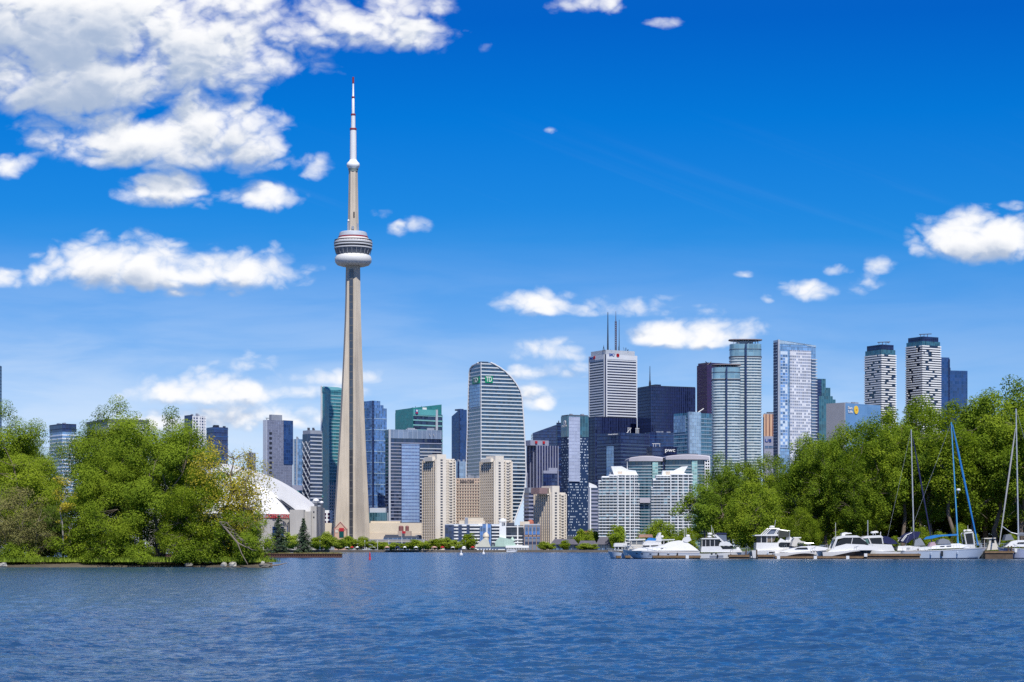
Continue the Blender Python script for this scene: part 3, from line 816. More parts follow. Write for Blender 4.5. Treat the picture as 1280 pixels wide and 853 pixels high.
MB().box(t.rx(544.5), t.rx(547), -1.2, 1, t.z(540), t.z(511)).build('pale_pier', PALEGREY, t.root)
m = MB()
for px, a in ((521, 507.5), (523, 509), (528.5, 506.8)): m.tube((t.rx(px), 3, t.z(512)), (t.rx(px), 3, t.z(a)), .3)
m.build('antenna', DARK, t.root); MB().box(t.rx(529), t.rx(534), 1, 4, t.z(511.5), t.z(508.8)).build('dish', SIGNW, t.root)
t = T('office_tower', 'dark blue tower with a notched sloping top left of the curved tower', 564.5, 574.5, 583.5, 512, 2700, 40)
m = MB(); m.loft([[(0, 0, 0), (t.b, 0, 0), (t.b, t.a, 0), (0, t.a, 0)], [(0, 0, t.h), (t.b, 0, t.h), (t.b, t.a, t.z(513)), (0, t.a, t.z(520))]]); m.build('glazing', G_DBLUE, t.root)
MB().box(-.5, .5, -.5, .5, 0, t.h).build('corner_fin', G_NAVY, t.root); t.box('roof_plant', G_NAVY, 577, 581, 511, 513)
t = T('office_block', 'pale blue glass block at the foot of the notched dark blue tower', 565, 573, 585, 577, 2400, 35)
t.core(G_PALE); t.piers(G_NAVY, 30, 1.6); t.clutter(3, 3)

# ------------------------------------------------------------------ the curved white banded tower
def curved_tower():
    D = 2260.0
    t = T('curved_tower', 'tall white banded tower with a curved top and a flaring right edge', 583, 601.5, 657, 453, D, 24)
    RE = [(453, 613), (457, 622), (463, 631), (470, 638.5), (478, 645), (487, 650.3), (495, 652.6), (520, 654.6), (560, 656.8), (592, 657.8), (612, 656), (626, 652.5), (640, 647), (652, 642.5), (700, 641)]
    LE = [(453, 598), (455, 591), (458, 588), (463, 586.8), (480, 586), (580, 583.2), (700, 582.6)]
    def ring(py, o=0.0): return offset([(0, 0), (t.rx(interp(RE, py)), 0), (t.rx(interp(RE, py)), 26), (0, max(2, t.ly(interp(LE, py))))], o)
    ys = [676 - (676 - 453) * i / 90 for i in range(91)]
    MB().loft([[(x, y, t.z(py) if i else 0) for x, y in ring(py, -.1)] for i, py in enumerate(ys)]).build('glazing', facade('curved tower glass', lin(30, 62, 92), lin(70, 100, 120), 3, 4, .06, .0, var=.6, ior=2.1), t.root)
    m = MB(); k = 0; py = 674.0
    while py > 455:
        z = t.z(py); m.loft([[(x, y, z + q) for x, y in ring(py, .5)] for q in (0, 1.2)]); py -= 4.55
    m.build('cladding', plain('pale blue white panel', (.68, .74, .77), .45, .06), t.root)
    m = MB(); pp = [y for y in ys if 453 <= y <= 655]
    m.path([(t.rx(interp(RE, p)) + .1, -.6, t.z(p)) for p in pp], [.75] * len(pp), 6)
    m.build('edge_trim', SIGNW, t.root, smooth=True)
    m = MB(); m.path([(-.4, max(2, t.ly(interp(LE, p))) + .2, t.z(p)) for p in pp], [.7] * len(pp), 6); m.build('edge_trim', SIGNW, t.root, smooth=True)
    m = MB(); m.path([(-.3, -.3, t.z(p)) for p in pp], [.45] * len(pp), 5); m.build('corner_trim', SIGNW, t.root)
    MB().prism(rect(t.rx(602), t.rx(612), 3, 9), t.z(455), t.z(451.8)).build('roof_plant', DGREY, t.root)
    m = MB(); m.box(t.rx(606.0), t.rx(615.5), -1.1, .5, t.z(478.6), t.z(470.2)); sg = m.build('sign', GREENP, t.root)
    text('lettering', 'TD', 7.6, SIGNW, sg, (t.rx(610.6), -1.3, t.z(474.4)), width=6.6)
    m = MB(); m.box(-1.1, .4, t.ly(600.2), t.ly(591.5), t.z(479), t.z(470.6)); sg = m.build('sign', GREENP, t.root)
    text('lettering', 'TD', 7.2, SIGNW, sg, (-1.3, t.ly(595.8), t.z(474.8)), (R(90), 0, R(-90)), width=12)
    MB().box(-.9, .3, t.ly(600.5), t.ly(587.5), t.z(508), t.z(479.5)).build('pale_reflection_panel', G_SKY, t.root)
curved_tower()

# ------------------------------------------------------------------ centre
t = T('office_tower', 'small banded tower at the foot of the curved tower, left of the striped stone tower', 655, 661, 669, 616, 2120, 35)
t.core(G_BAND); t.bands(LAVENDER, 3.8, 1.7, .3); t.cap(GREY, 5, .3, 'crown')
t = T('office_tower', 'lavender tower with vertical stone piers and small red roof signs', 659, 671, 697.5, 557, 2500, 28)
t.core(facade('pier glass', lin(40, 50, 95), lin(60, 66, 110), 2.4, 3.8, .1, .25, var=.4, ior=1.7, spandrel=lin(52, 58, 100)))
t.piers(LAVENDER, 3.6, 1.0, .8, sides=(0,)); t.piers(LAVENDER, 8, 2, .6, sides=(3,)); t.cap(LAVENDER, 5, .7, 'cornice', z0=t.h - 5)
t.box('penthouse', LAVENDER, 664, 687, 550.5, 557, 2, t.a - 2)
for px in (671, 680.5):
    MB().box(t.rx(px) - 1.4, t.rx(px) + 1.4, .9, 2.1, t.z(554.5), t.z(551.5)).build('sign', RED, t.root)
t = T('office_block', 'dark blue block at the foot of the lavender pier tower', 678, 679, 697, 588, 2250, 8)
t.core(G_NAVY, t.z(592)); t.cap(LAVENDER, 3, .3, 'parapet', z0=t.z(592)); t.box('penthouse', LAVENDER, 686, 697, 585, 589)
t = T('office_tower', 'dark blue tower with a long sloping roof behind the lavender tower', 665.5, 666, 695.5, 543, 2950, 3, depth=40)
m = MB(); q = [(0, 0), (t.b, 0), (t.b, 40), (0, 40)]; zt = [t.z(541.5), t.z(531), t.z(531), t.z(541.5)]
m.loft([[(x, y, 0) for x, y in q], [(x, y, k) for (x, y), k in zip(q, zt)]]); m.build('glazing', G_NAVY, t.root)
t = T('condo_tower', 'narrow dark tower between the sloping roof and the dotted glass tower', 695.5, 697, 704, 528.5, 2620, 30)
t.core(G_BLACK); t.clutter(2, 3, mat=DARK); t.bands(G_DBLUE, 7, 1, .2)
t = T('hotel_tower', 'slim glass tower with pale central panel and scattered white panes', 701.5, 709.8, 735.5, 520, 2130, 24)
t.core(punched('dotted glass', lin(20, 52, 92), lin(200, 215, 230), 1.25, 2.7, .62, .42, var=.3, p=.36, offset_rows=1.0, ior=1.5))
t.core(G_DTEAL, t.h + .05, 'upper_glazing', offset(t.poly, .25), z0=t.z(546))
m = MB(); m.box(t.rx(710.6), t.rx(724.5), -1.0, 1, t.z(602), t.z(521)); m.build('pale_panel', facade('pale lavender panel', lin(168, 178, 205), lin(180, 190, 214), 3, 3.4, .1, .2, var=.1, ior=1.6, spandrel=lin(150, 160, 192)), t.root)
t.cap(DGREY, 1.2, .2, 'parapet'); t.clutter(3, 3)
sg = MB().lathe([(1.5, -.2), (2.6, -.2), (2.6, .2), (1.5, .2), (1.5, -.2)], 18).build('logo', SIGNW, t.root); sg.location = (-.6, t.ly(706.5), t.z(528.5)); sg.rotation_euler = (0, R(90), 0)
text('sign', 'DELTA', 2.6, SIGNW, t.root, (-.7, t.ly(706), t.z(532.5)), (R(90), 0, R(-90)), width=11)
t = T('office_tower', 'lavender banded slab with a white wedge on its roof', 736, 738, 749, 610, 2100, 25)
t.core(G_BAND); t.bands(LAVENDER, 3.6, 1.8, .3)
MB().xz([(t.rx(737), t.h), (t.rx(747.5), t.h), (t.rx(746), t.z(607)), (t.rx(737), t.z(603.5))], 1, t.a - 1).build('roof_wedge', WHITE, t.root)
MB().box(-.8, .4, -.6, t.a, 0, t.h + 1).build('end_wall', WHITE, t.root)

# white tower with roof masts
t = T('office_tower', 'tallest white banded tower with three roof masts and a red roundel sign', 736, 756.5, 797, 443, 2900, 30)
t.core(G_BLACK)
band_white = plain('white marble', (.7, .73, .78), .5, .05)
m = MB(); zz = t.z(640)
P_ = rect(2.6, t.b - 1.5, -.5, 3); Q_ = rect(-.5, 3, 2.6, t.a)
while zz < t.z(449) - 1:
    m.prism(P_, zz, zz + 1.75); m.prism(Q_, zz, zz + 1.75); zz += 3.62
m.build('cladding', band_white, t.root)
m = MB()
for x in (2.0, t.b - 1.4): m.box(x - .9, x + .9, -.8, 2, 0, t.h)
for y in (2.4, t.a - .9): m.box(-.8, 2, y - .9, y + .9, 0, t.h)
m.box(2.9, t.b - 2.3, -.85, 3, t.z(449), t.h); m.box(-.85, 3, 3.3, t.a - 1.8, t.z(449), t.h)
m.build('frame', band_white, t.root)
MB().prism(rect(2, t.b - 3, 2, t.a - 2), t.h, t.z(437.2)).build('penthouse', PALEGREY, t.root)
text('sign', 'BMO', 5.4, BLUEP, t.root, (t.rx(764.3), -1.1, t.z(443.6)), width=8.6)
ring = lambda: MB().lathe([(1.3, -.25), (2.4, -.25), (2.4, .25), (1.3, .25), (1.3, -.25)], 20)
o = ring().build('roundel', RED, t.root); o.location = (t.rx(771.8), -1.2, t.z(443.6)); o.rotation_euler = (R(90), 0, 0)
text('sign', 'BMO', 4.8, BLUEP, t.root, (-1.1, t.ly(739.8), t.z(446)), (R(90), 0, R(-90)), width=9)
o = ring().build('roundel', RED, t.root); o.location = (-1.2, t.ly(743.6), t.z(445.5)); o.rotation_euler = (0, R(90), 0)
m = MB(); rr = random.Random(4)
for i in range(16):
    px = rr.uniform(742, 792); m.tube((t.rx(max(px, 757)), rr.uniform(1, 10), t.z(439)), (t.rx(max(px, 757)), 5, t.z(rr.uniform(431, 436))), .25, .2, 4)
m.build('aerial', DARK, t.root)
t.mast(762.8, 389.5, 438, 1.3, 6); t.mast(777, 398, 439, .7, 6)
m = MB(); x, y = t.rx(772.8), 6
for i in range(14):
    z0 = t.z(438 - i * 2.7); m.tube((x - 1.2, y, z0), (x + 1.2, y, z0 + 3), .4, .4, 4); m.tube((x + 1.2, y, z0), (x - 1.2, y, z0 + 3), .4, .4, 4)
for dx in (-1.2, 1.2): m.tube((x + dx, y, t.z(438)), (x + dx, y, t.z(400)), .45, .4, 4)
m.tube((x, y, t.z(400)), (x, y, t.z(387.5)), .6, .2, 5); m.build('lattice_mast', plain('mast paint', (.1, .08, .12), .5, .1), t.root)

t = T('office_tower', 'navy black tower in front of the white banded tower', 735, 744, 796, 521.5, 2760, 26)
t.core(G_BLACK); t.piers(G_NAVY, 4, .5, .4); t.cap(DARK, .8, .1)
t = T('office_tower', 'broad navy black tower with a thin roof mast', 797, 814, 869.5, 483, 2720, 24)
t.core(G_BLACK); t.piers(G_NAVY, 3.2, .45, .35); t.cap(DARK, .9, .1); t.mast(816.5, 457, 482, .9, 9)
MB().lathe([(1.6, t.z(484)), (1.4, t.z(478)), (.6, t.z(474))], 10, t.rx(816.5), 9).build('mast_base', DARK, t.root)
t.box('penthouse', G_BLACK, 822, 829, 480, 483.5, 6, 20)
t = T('office_tower', 'maroon granite tower with notched top behind the twin curved condos', 871, 884, 915, 456, 2850, 30)
t.core(G_PURPLE); m = MB(); m.prism(rect(2, t.b, 3, t.a), t.h, t.z(453)); m.build('stepped_crown', G_PURPLE, t.root); t.clutter(4, 5, mat=DARK)
m = MB(); m.tube((2, 2, t.h), (8, 2, t.z(452)), .5); m.tube((2, 4, t.z(453)), (0, 4, t.z(452)), .5); m.build('davit', DARK, t.root)
t = T('office_tower', 'dark glass tower with white roof cradles behind the left white condo', 746, 776, 812, 541, 2380, 40)
t.core(G_NAVY); m = MB(); m.bands(t.poly, 2, t.z(553), 4.0, 1.2, .25); m.build('cladding', plain('steel blue panel', (.07, .11, .2), .45, .15), t.root)
t.cap(plain('plum panel', (.12, .1, .17), .5, .1), t.h - t.z(552), .3, 'crown', z0=t.z(552))
MB().box(-1, .4, t.ly(767), t.ly(758.8), t.z(600), t.z(557.5)).build('pale_reflection_panel', G_SKY, t.root)
text('sign', 'HARBOURSIDE', 1.7, SIGNW, t.root, (-1.0, t.ly(767), t.z(542.8)), (R(90), 0, R(-90)), width=16)
m = MB()
for px in (786.5, 789.5, 796.5, 800): m.tube((t.rx(px), 2, t.h), (t.rx(px), 2, t.z(534.6)), .3)
m.box(t.rx(786), t.rx(790.5), 1.5, 2.5, t.z(535), t.z(534.3)); m.box(t.rx(796), t.rx(800.5), 1.5, 2.5, t.z(535), t.z(534.3)); m.tube((t.rx(785), 2, t.h), (t.rx(789), 2, t.z(536)), .3)
m.build('cradle', SIGNW, t.root)
t = T('office_tower', 'dark navy block behind the letter sign', 806, 812, 846, 540.5, 2520, 20)
t.core(G_NAVY); t.bands(G_DBLUE, 4, .9, .2); t.clutter(4, 4)
t = T('office_tower', 'navy tower carrying white lower case letters on its roof band', 808, 815.5, 846, 558.6, 2250, 16)
t.core(G_NAVY); sb = MB().box(t.rx(829), t.b, -.6, 1, t.z(568), t.z(558.3)).build('sign_band', G_BLACK, t.root)
text('lettering', 'pwc', 5.6, SIGNW, sb, (t.rx(837.2), -.9, t.z(562.6)), width=t.rx(843.6) - t.rx(831))
m = MB()
for px in (817.5, 820.5, 825.5): m.tube((t.rx(px), 2, t.h), (t.rx(px), 2, t.z(554.5)), .25)
m.box(t.rx(816), t.rx(826), 1.7, 2.3, t.z(555), t.z(554.4)); m.build('cradle', SIGNW, t.root)
t = T('office_tower', 'blue glass office block with a pale central panel left of the twin curved condos', 842, 862, 894, 516, 2270, 36)
t.core(facade('mid blue office', lin(30, 96, 130), lin(120, 165, 195), 3.4, 4.2, .08, .0, var=.5, ior=2.2)); m = MB(); m.bands(t.poly, 2, t.z(520), 4.2, .9, .25); m.build('cladding', plain('soft blue panel', (.3, .42, .56), .45, .1), t.root)
MB().box(t.rx(862) - .8, t.rx(875.5), -.9, 2, 0, t.z(515)).build('pale_panel', G_PALE, t.root)
MB().box(-.55, .4, t.a * .25, t.a * .98, t.z(540), t.z(519)).build('pale_reflection_panel', G_SKY, t.root)  # paler glass patch puts the sky reflection of this face into its colour
m = MB(); m.tube((t.rx(873), 2, t.h), (t.rx(881), 2, t.z(510)), .5); m.tube((t.rx(873), 2, t.h), (t.rx(871.5), 2, t.z(514)), .5); m.build('davit', SIGNW, t.root)

# pair of glass condos with sweeping roof slabs
def swept(label, xl, xr, y0, y1, D, col_px, base_px):
    t = T('condo_tower', label, xl, xl, xr, y1, D, depth=22)
    n = 14
    def arc(o): return [(t.b * i / n, -o - 5 * math.sin(math.pi * (.08 + .84 * i / n))) for i in range(n + 1)]
    poly = arc(0) + [(t.b, 22), (0, 22)]
    t.core(G_DTEAL, poly=poly, z1=t.h)
    m = MB(); m.bands(offset(poly, -.4), 1, t.h - 3, 2.95, .75, 1.0); m.build('balcony_edging', plain('condo slab', (.4, .46, .5), .6, .1), t.root)
    MB().box(t.rx(col_px), t.rx(col_px + 7), -6.6, -2, 0, t.h - 1).build('green_bay', facade('mint glass', lin(120, 175, 170), lin(180, 210, 205), 2.4, 2.95, .1, .25, var=.4, ior=2), t.root)
    k = arc(3.2) ; q = k + [(t.b + 3, 24), (-3, 24)]
    m = MB(); m.loft([[(x, y, t.z(y1) + 0) for x, y in q], [(x, y, t.z(y0 + 1.2) - 1.6 * (abs(x / t.b - .5) * 2) ** 2) for x, y in q], [(x * .96 + 2, y + 3, t.z(y0) - 1.3 * (abs(x / t.b - .5) * 2) ** 2) for x, y in q]])
    m.build('roof_slab', plain('soft lavender roof', (.5, .48, .53), .6, .07), t.root)
    MB().box(t.b * .3, t.b * .75, 6, 16, t.h, t.z(y0 - 1.6)).build('penthouse', DGREY, t.root)
    return t
t = swept('left glass condo under a sweeping pale roof slab, above the gap between the white condos', 786, 828, 570.5, 577, 2110, 815, 0)
MB().box(t.rx(799), t.rx(834), -9, -2, t.z(629), t.z(622.5)).build('podium_slab', plain('soft lavender roof', (.56, .55, .58)), t.root)
t = swept('right glass condo under a sweeping pale roof slab, below the letter sign', 832, 887, 568.5, 575, 2105, 864, 0)
m = MB()
for q in range(19): m.box(t.rx(880.5), t.rx(886.5), -4.5, 2, t.z(571) - q * 2.95 - 1.1, t.z(571) - q * 2.95)
for px in (880.3, 883.4, 886.2): m.box(t.rx(px), t.rx(px + .8), -4.7, 2, 0, t.z(571))
m.build('balcony_grid', WHITE, t.root)

# white lake front condos
def white_condo(label, steps, core, crown, xl, xr, ytop, D, flip):
    t = T('condo_tower', label, xl, xl, xr, ytop, D, depth=20)
    m = MB(); g = MB(); piers = MB()
    for (p0, p1, yt, fr) in steps:
        a, b_, z1 = t.rx(p0), t.rx(p1), t.z(yt)
        g.prism(rect(a + .5, b_ - .5, -fr, 20), 0, z1)
        z = 1.5
        while z < z1 + .5:
            m.prism(rect(a, b_, -fr - 1.5, 20.4), z, z + .66); z += 2.72
    for p, fr, w in core: piers.box(t.rx(p), t.rx(p + w), -fr - 1.8, 19, 0, t.z(ytop))
    g.build('glazing', G_CONDO, t.root); m.build('balcony_edging', WHITE, t.root); piers.build('white_pier', WHITE, t.root)
    m = MB(); m.xz([(t.rx(p), t.z(q)) for p, q in crown], 0, 13); m.build('roof_wedge', WHITE, t.root)
    MB().box(t.rx(crown[0][0] + 4), t.rx(crown[0][0] + 10), -.3, 1, t.z(ytop) + .5, t.z(ytop - 5)).build('louvre', TAN, t.root)
    for p0, p1, yt, fr in steps:
        MB().box(t.rx(p0) + .2, t.rx(p1) - .2, -fr - .5, 19, t.z(yt), t.z(yt) + 1.1).build('parapet', WHITE, t.root)
    t.clutter(4, 8)
    return t
t = white_condo('left white lake front condo with a roof wedge and stepped balconies', [(748, 753, 602, 0), (752, 762, 597, 1), (761, 772, 595, 2), (772, 781, 594.5, 3), (781, 797.5, 594.5, 1.5), (797.5, 799.5, 606, 0)],
    ((771.6, 3, .9), (780.6, 3, .9), (787, 1.6, .9), (792.5, 1.6, .6)), [(768, 595.2), (798, 595.2), (794.5, 588.5), (786, 587.5), (777, 583), (764, 583.2)], 748, 799.5, 594.5, 1960, False)
t.mast(784.3, 577, 588, .45, 3, SIGNW)
white_condo('right white lake front condo half hidden by the leaning tree', [(814, 820, 610, 0), (816, 828, 600, 1), (820, 840, 595.5, 2), (838, 850, 594.5, 3), (850, 866, 594, 1.5)],
    ((837.6, 3, .9), (846.6, 3, .9), (853, 1.6, .9), (860, 1.6, .6)), [(828, 595.2), (864, 595.2), (855, 591), (860, 582.8), (852, 583.5), (842, 588.5), (828, 588.5)], 814, 866, 594.5, 1965, True)

# twin curved condos
def curvy(label, xl, xr, ytop, ycan, D, seed, ymid):
    t = T('condo_tower', label, xl, xl, xr, ytop, D, depth=30)
    def blob(o=0.0):
        out = []
        for i in range(40):
            a = 2 * math.pi * i / 40; k = 2.8
            cx = abs(math.cos(a)) ** (2 / k) * math.copysign(1, math.cos(a)); cy = abs(math.sin(a)) ** (2 / k) * math.copysign(1, math.sin(a))
            out.append((t.b / 2 + (t.b / 2 + o) * cx, 14 + (14 + o) * cy - 1.5 * math.cos(2 * a)))
        return out
    zm = t.z(ymid)
    MB().prism(blob(-.8), 0, t.h).build('glazing', G_AQUA, t.root)
    m = MB(); z = 1.0; slab = plain('pale aqua slab', (.6, .68, .7), .45, .08)
    while z < zm: m.prism(blob(0), z, z + 1.35); z += 2.95
    m.build('balcony_edging', slab, t.root)
    MB().prism(blob(-.4), zm + 1, t.h - .1).build('upper_glazing', facade('upper aqua', lin(110, 150, 165), lin(140, 178, 192), 5, 4, .05, .05, var=.25, ior=2.4), t.root)
    m = MB(); m.prism(blob(.2), zm - .3, zm + .9); m.prism(blob(-.1), (zm + t.h) / 2 + 1, (zm + t.h) / 2 + 1.6); m.build('trim', DGREY, t.root)
    m = MB(); m.box(t.b * .46, t.b * .5, -2.2, 2, 0, t.h); m.build('dark_slot', G_NAVY, t.root)
    m = MB()
    rr = random.Random(seed)
    for i in range(11): m.tube((t.b * (.12 + .075 * i), 2 + rr.random() * 10, t.h), (t.b * (.12 + .075 * i), 4 + rr.random() * 8, t.z(ycan) - .5), .4)
    m.box(t.b * .25, t.b * .7, 6, 16, t.h, t.z(ycan) - 1.5); m.build('roof_frame', STEEL, t.root)
    m = MB(); e = [(x * 1.03 - t.b * .015, y * 1.02) for x, y in blob(.2)]
    m.prism(e, t.z(ycan) - .25, t.z(ycan) + .35); m.build('canopy', plain('dusty pink canopy', (.4, .33, .34), .6, .1), t.root)
curvy('shorter of the twin aqua curved condos with canopy roof', 891, 927, 459, 455.4, 2180, 3, 474.5)
curvy('taller of the twin aqua curved condos with canopy roof', 913, 953.5, 429.5, 424, 2230, 4, 446)

t = T('office_tower', 'small orange brown tower between the aqua condos and the white gridded tower', 954.5, 955.5, 972, 518, 2600, 10)
t.core(punched('salmon wall', (.68, .42, .28), lin(120, 80, 70), 4.2, 60, .3, .9)); t.piers(plain('salmon pier', (.72, .46, .3)), 4, 1.2); t.cap(GREY, 1.2, .2)
t.box('penthouse', DGREY, 959, 972, 515.2, 518.3)
t = T('office_block', 'lavender block with blue letters below the orange brown tower', 954, 955, 974, 545.5, 2450, 10, cat='building')
t.core(LAVENDER, name='wall'); text('sign', 'US', 5.0, BLUEP, t.root, (t.rx(960), -.4, t.z(551)), width=7.6); MB().box(.5, t.b - .5, -.2, 1, t.z(561), t.z(557.5)).build('window', G_SHOP, t.root)

t = T('condo_tower', 'tall white gridded glass tower with a crown sloping down to the right', 967, 973.2, 1020, 430, 2330, 24)
t.core(G_SKY, name='glazing')
m = MB(); m.loft([[(-.3, -.3, t.h), (t.b + .3, -.3, t.h), (t.b + .3, t.a, t.h), (-.3, t.a, t.h)], [(-.3, -.3, t.z(425)), (t.b + .3, -.3, t.z(432.4)), (t.b + .3, t.a, t.z(432.4)), (-.3, t.a, t.z(425))]])
m.build('sloping_crown', facade('crown glass', lin(150, 180, 205), lin(190, 208, 222), 2.2, 2.4, .14, .14, var=.15, ior=2.0), t.root)
MB().box(t.rx(987), t.rx(1013.5), -1.1, 1, 0, t.z(437)).build('white_grid', punched('white grid', (.7, .73, .8), lin(92, 112, 150), 2.55, 3.3, .56, .6, var=.5, p=.86), t.root)
m = MB(); m.bands(rect(t.rx(1013.8), t.b + 1.0, -1.8, 6), 2, t.z(445), 3.3, 1.2, 0); m.build('balcony_edging', PALEGREY, t.root)
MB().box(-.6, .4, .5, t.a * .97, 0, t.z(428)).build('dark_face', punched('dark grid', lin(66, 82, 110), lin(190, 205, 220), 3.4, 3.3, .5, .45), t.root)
MB().box(-.9, .8, -.9, .8, 0, t.z(424.6)).build('corner_fin', PALEGREY, t.root)
MB().box(t.rx(975), t.rx(984.5), -.6, .5, t.z(560), t.z(439)).build('blue_bay', facade('bay glass', lin(96, 140, 200), lin(190, 210, 232), 3, 3.3, .12, .2, var=.7, ior=2.2, blind=.2, blindc=lin(215, 228, 240)), t.root)
t = T('office_tower', 'teal grey tower stepping down to the right beside the white gridded tower', 1020, 1024, 1045, 484.5, 2700, 20)
t.core(G_DTEAL, t.z(495), poly=rect(0, t.rx(1040), 0, t.a))
m = MB()
for a, e, q in ((1020, 1032.6, 473.5), (1032.6, 1038.5, 484.5), (1038.5, 1041.5, 495), (1041.5, 1045, 499)): m.prism(rect(t.rx(a), t.rx(e), 1, t.a), 0, t.z(q))
m.build('stepped_crown', G_DTEAL, t.root)
MB().box(t.rx(1020), t.rx(1027), .2, 3, 0, t.z(474.3)).build('navy_bay', G_NAVY, t.root)  # left bay in darker navy glass
t = T('office_block', 'wide grey and blue block with a yellow sun logo sign', 1033, 1056, 1101, 504, 2380, 40, cat='building')
t.core(G_SKY); MB().box(-.5, .6, -.2, t.a, 0, t.h + .6).build('wall', plain('ribbed grey wall', (.42, .43, .47), .7, .06), t.root); t.clutter(4, 7)
MB().box(t.rx(1056.5), t.rx(1101), -.4, .6, t.z(545), t.z(504.3)).build('sign_wall', facade('plain blue', lin(92, 146, 200), lin(110, 160, 208), 9, 9, .03, .03, var=.08, ior=1.8), t.root)
lg = MB().prism(circle(3.6, 20, ry=4.6), -.3, .3).build('logo', YELL, t.root); lg.location = (t.rx(1069.6), -.9, t.z(511.8)); lg.rotation_euler = (R(90), 0, 0)
o = MB().prism(circle(1.1, 14), -.4, .4).build('emblem', plain('logo orange', (.7, .28, .03)), lg)
text('lettering', 'Sun', 4.4, SIGNW, t.root, (t.rx(1062.2), -.8, t.z(509.8)), width=7.5); text('lettering', 'Life', 4.4, SIGNW, t.root, (t.rx(1062.6), -.8, t.z(514.6)), width=7.5)

# twin striped towers
def striped(label, xl, xc, xr, yd, yt, yb, D, seed):
    t = T('condo_tower', label, xl, xc, xr, yb, D, 30)
    t.core(facade('striped tower glass', lin(28, 40, 66), lin(40, 56, 84), 3, 3, .1, .0, var=.5, ior=1.8))
    rr = random.Random(seed); m = MB(); z = 1.5; k = 0
    while z < t.h - .5:
        for side, L in ((0, t.b), (3, t.a)):
            u = -.8; gap = rr.uniform(.15, .85) * L
            while u < L + .8:
                w = rr.uniform(3.5, 7); e = min(u + w, L + .8)
                if not (abs((u + e) / 2 - gap) < 1.9 or rr.random() < .03):
                    if side == 0: m.box(u, e, -.9, 1, z, z + 1.35)
                    else: m.box(-.9, 1, u, e, z, z + 1.35)
                u = e
        z += 2.75; k += 1
    m.build('balcony_edging', WHITE, t.root)
    MB().prism(offset(t.poly, -.2), t.h, t.z(yt)).build('teal_storey', G_DTEAL, t.root)
    MB().prism(offset(t.poly, -1.6), t.z(yt), t.z(yd)).build('penthouse', G_BLACK, t.root)
    m = MB(); x = t.b * .2
    for q in (.0, .3, .6): m.tube((x - 5 + q * 18, 4, t.z(yd)), (x - 5 + q * 18, 4, t.z(yd) + 3), .4)
    m.tube((x - 7, 4, t.z(yd) + 2.4), (x + 12, 4, t.z(yd) + 4), .5); m.build('roof_crane', DGREY, t.root)
    return t
t = striped('left striped white balcony tower with a dark cap', 1081, 1102, 1119.5, 430.5, 437, 443, 2540, 11)
MB().lathe([(.05, 0), (1.4, .8), (1.6, 1.6)], 12, t.b * .6, 3).build('dish', STEEL, t.root).location = (0, 0, t.z(428.5))
striped('right and taller striped white balcony tower with a dark cap', 1132.5, 1153, 1175.5, 420.5, 426.5, 431.5, 2540, 12)
t = T('office_tower', 'blue glass tower in two stepped halves right of the striped towers', 1172, 1174, 1209.5, 463, 2660, 14)
t.core(G_DBLUE, poly=rect(t.rx(1185), t.b, 0, t.a)); MB().prism(rect(0, t.rx(1186), -1.5, t.a), 0, t.z(447)).build('taller_half', G_DBLUE, t.root)
t.box('roof_plant', G_NAVY, 1186.5, 1188.5, 459.5, 463.2); MB().box(t.rx(1184.7), t.rx(1186.6), -2, 0, 0, t.z(449)).build('dark_seam', G_BLACK, t.root)

# ------------------------------------------------------------------ tan lake front condos and the hotel
P_COND = punched('tan condo wall', (.76, .68, .57), lin(48, 44, 50), 3.3, 2.62, .6, .54, var=.5)
def tan_condo(label, xl, xc, xr, ytop, c0, c1, yc, D, th=36):
    t = T('condo_tower', label, xl, xc, xr, ytop, D, th)
    t.core(P_COND, name='wall')
    m = MB(); w = plain('cream pier', (.84, .77, .66), .7, .06)
    t.piers(w, 6.6, 1.0, .7, sides=(0,), name='pier'); t.piers(TAN, 3.3, .7, .6, sides=(3,), name='pier')  # left-face piers in darker tan: that face's shade is put into the colour
    m = MB(); L = t.b; z = 1.2
    while z < t.h - 1:
        for u0, u1 in ((.06, .2), (.36, .52), (.66, .82)): m.box(L * u0, L * u1, -1.3, .5, z, z + .95)
        z += 2.62
    m.build('balcony_edging', plain('cream pier', (.84, .77, .66)), t.root)
    m = MB(); x0, x1 = t.rx(c0), t.rx(c1); m.box(max(x0, 0), x1, -1.6, t.a * .6, 0, t.z(yc)); m.box(max(x0, 0) - 3, x1 + 2.5, 2, t.a * .7, t.h - 1, t.z(yc + 3.2)); m.build('lift_core', w, t.root)
    m = MB(); z = 3
    while z < t.z(yc) - 5: m.box((max(x0, 0) + x1) / 2 - 1.2, (max(x0, 0) + x1) / 2 + 1.2, -1.8, -1.5, z, z + 1.3); z += 2.62
    m.build('core_window', DGREY, t.root)
    t.cap(w, 1.4, .3, 'parapet'); t.clutter(3, int(xl))
    return t
tan_condo('leftmost tan concrete condo tower on the lake front', 528, 544.5, 569, 575, 545, 556.5, 568, 2000)
tan_condo('middle tan concrete condo tower, right of the hotel', 600, 617.5, 640, 576.5, 618, 628.5, 570, 2000)
t = tan_condo('shortest and rightmost tan concrete condo tower on the lake front', 667.5, 688, 707.5, 617.5, 689, 698, 607.5, 1985)
t.box('penthouse', plain('brown plant room', (.3, .2, .2)), 676, 688, 610, 617.5, 2, t.a * .6)
t = T('hotel', 'pinkish tan hotel slab between two tan condo towers', 561, 561, 607, 598, 2070, depth=18, cat='hotel')
t.core(punched('hotel wall', (.66, .5, .38), lin(88, 72, 74), 2.5, 2.9, .56, .5, var=.4), name='wall'); t.bands(TAN, 2.9, .8, .35, z1=t.z(604)); t.cap(TAN, t.h - t.z(604), .45, 'fascia', z0=t.z(604))
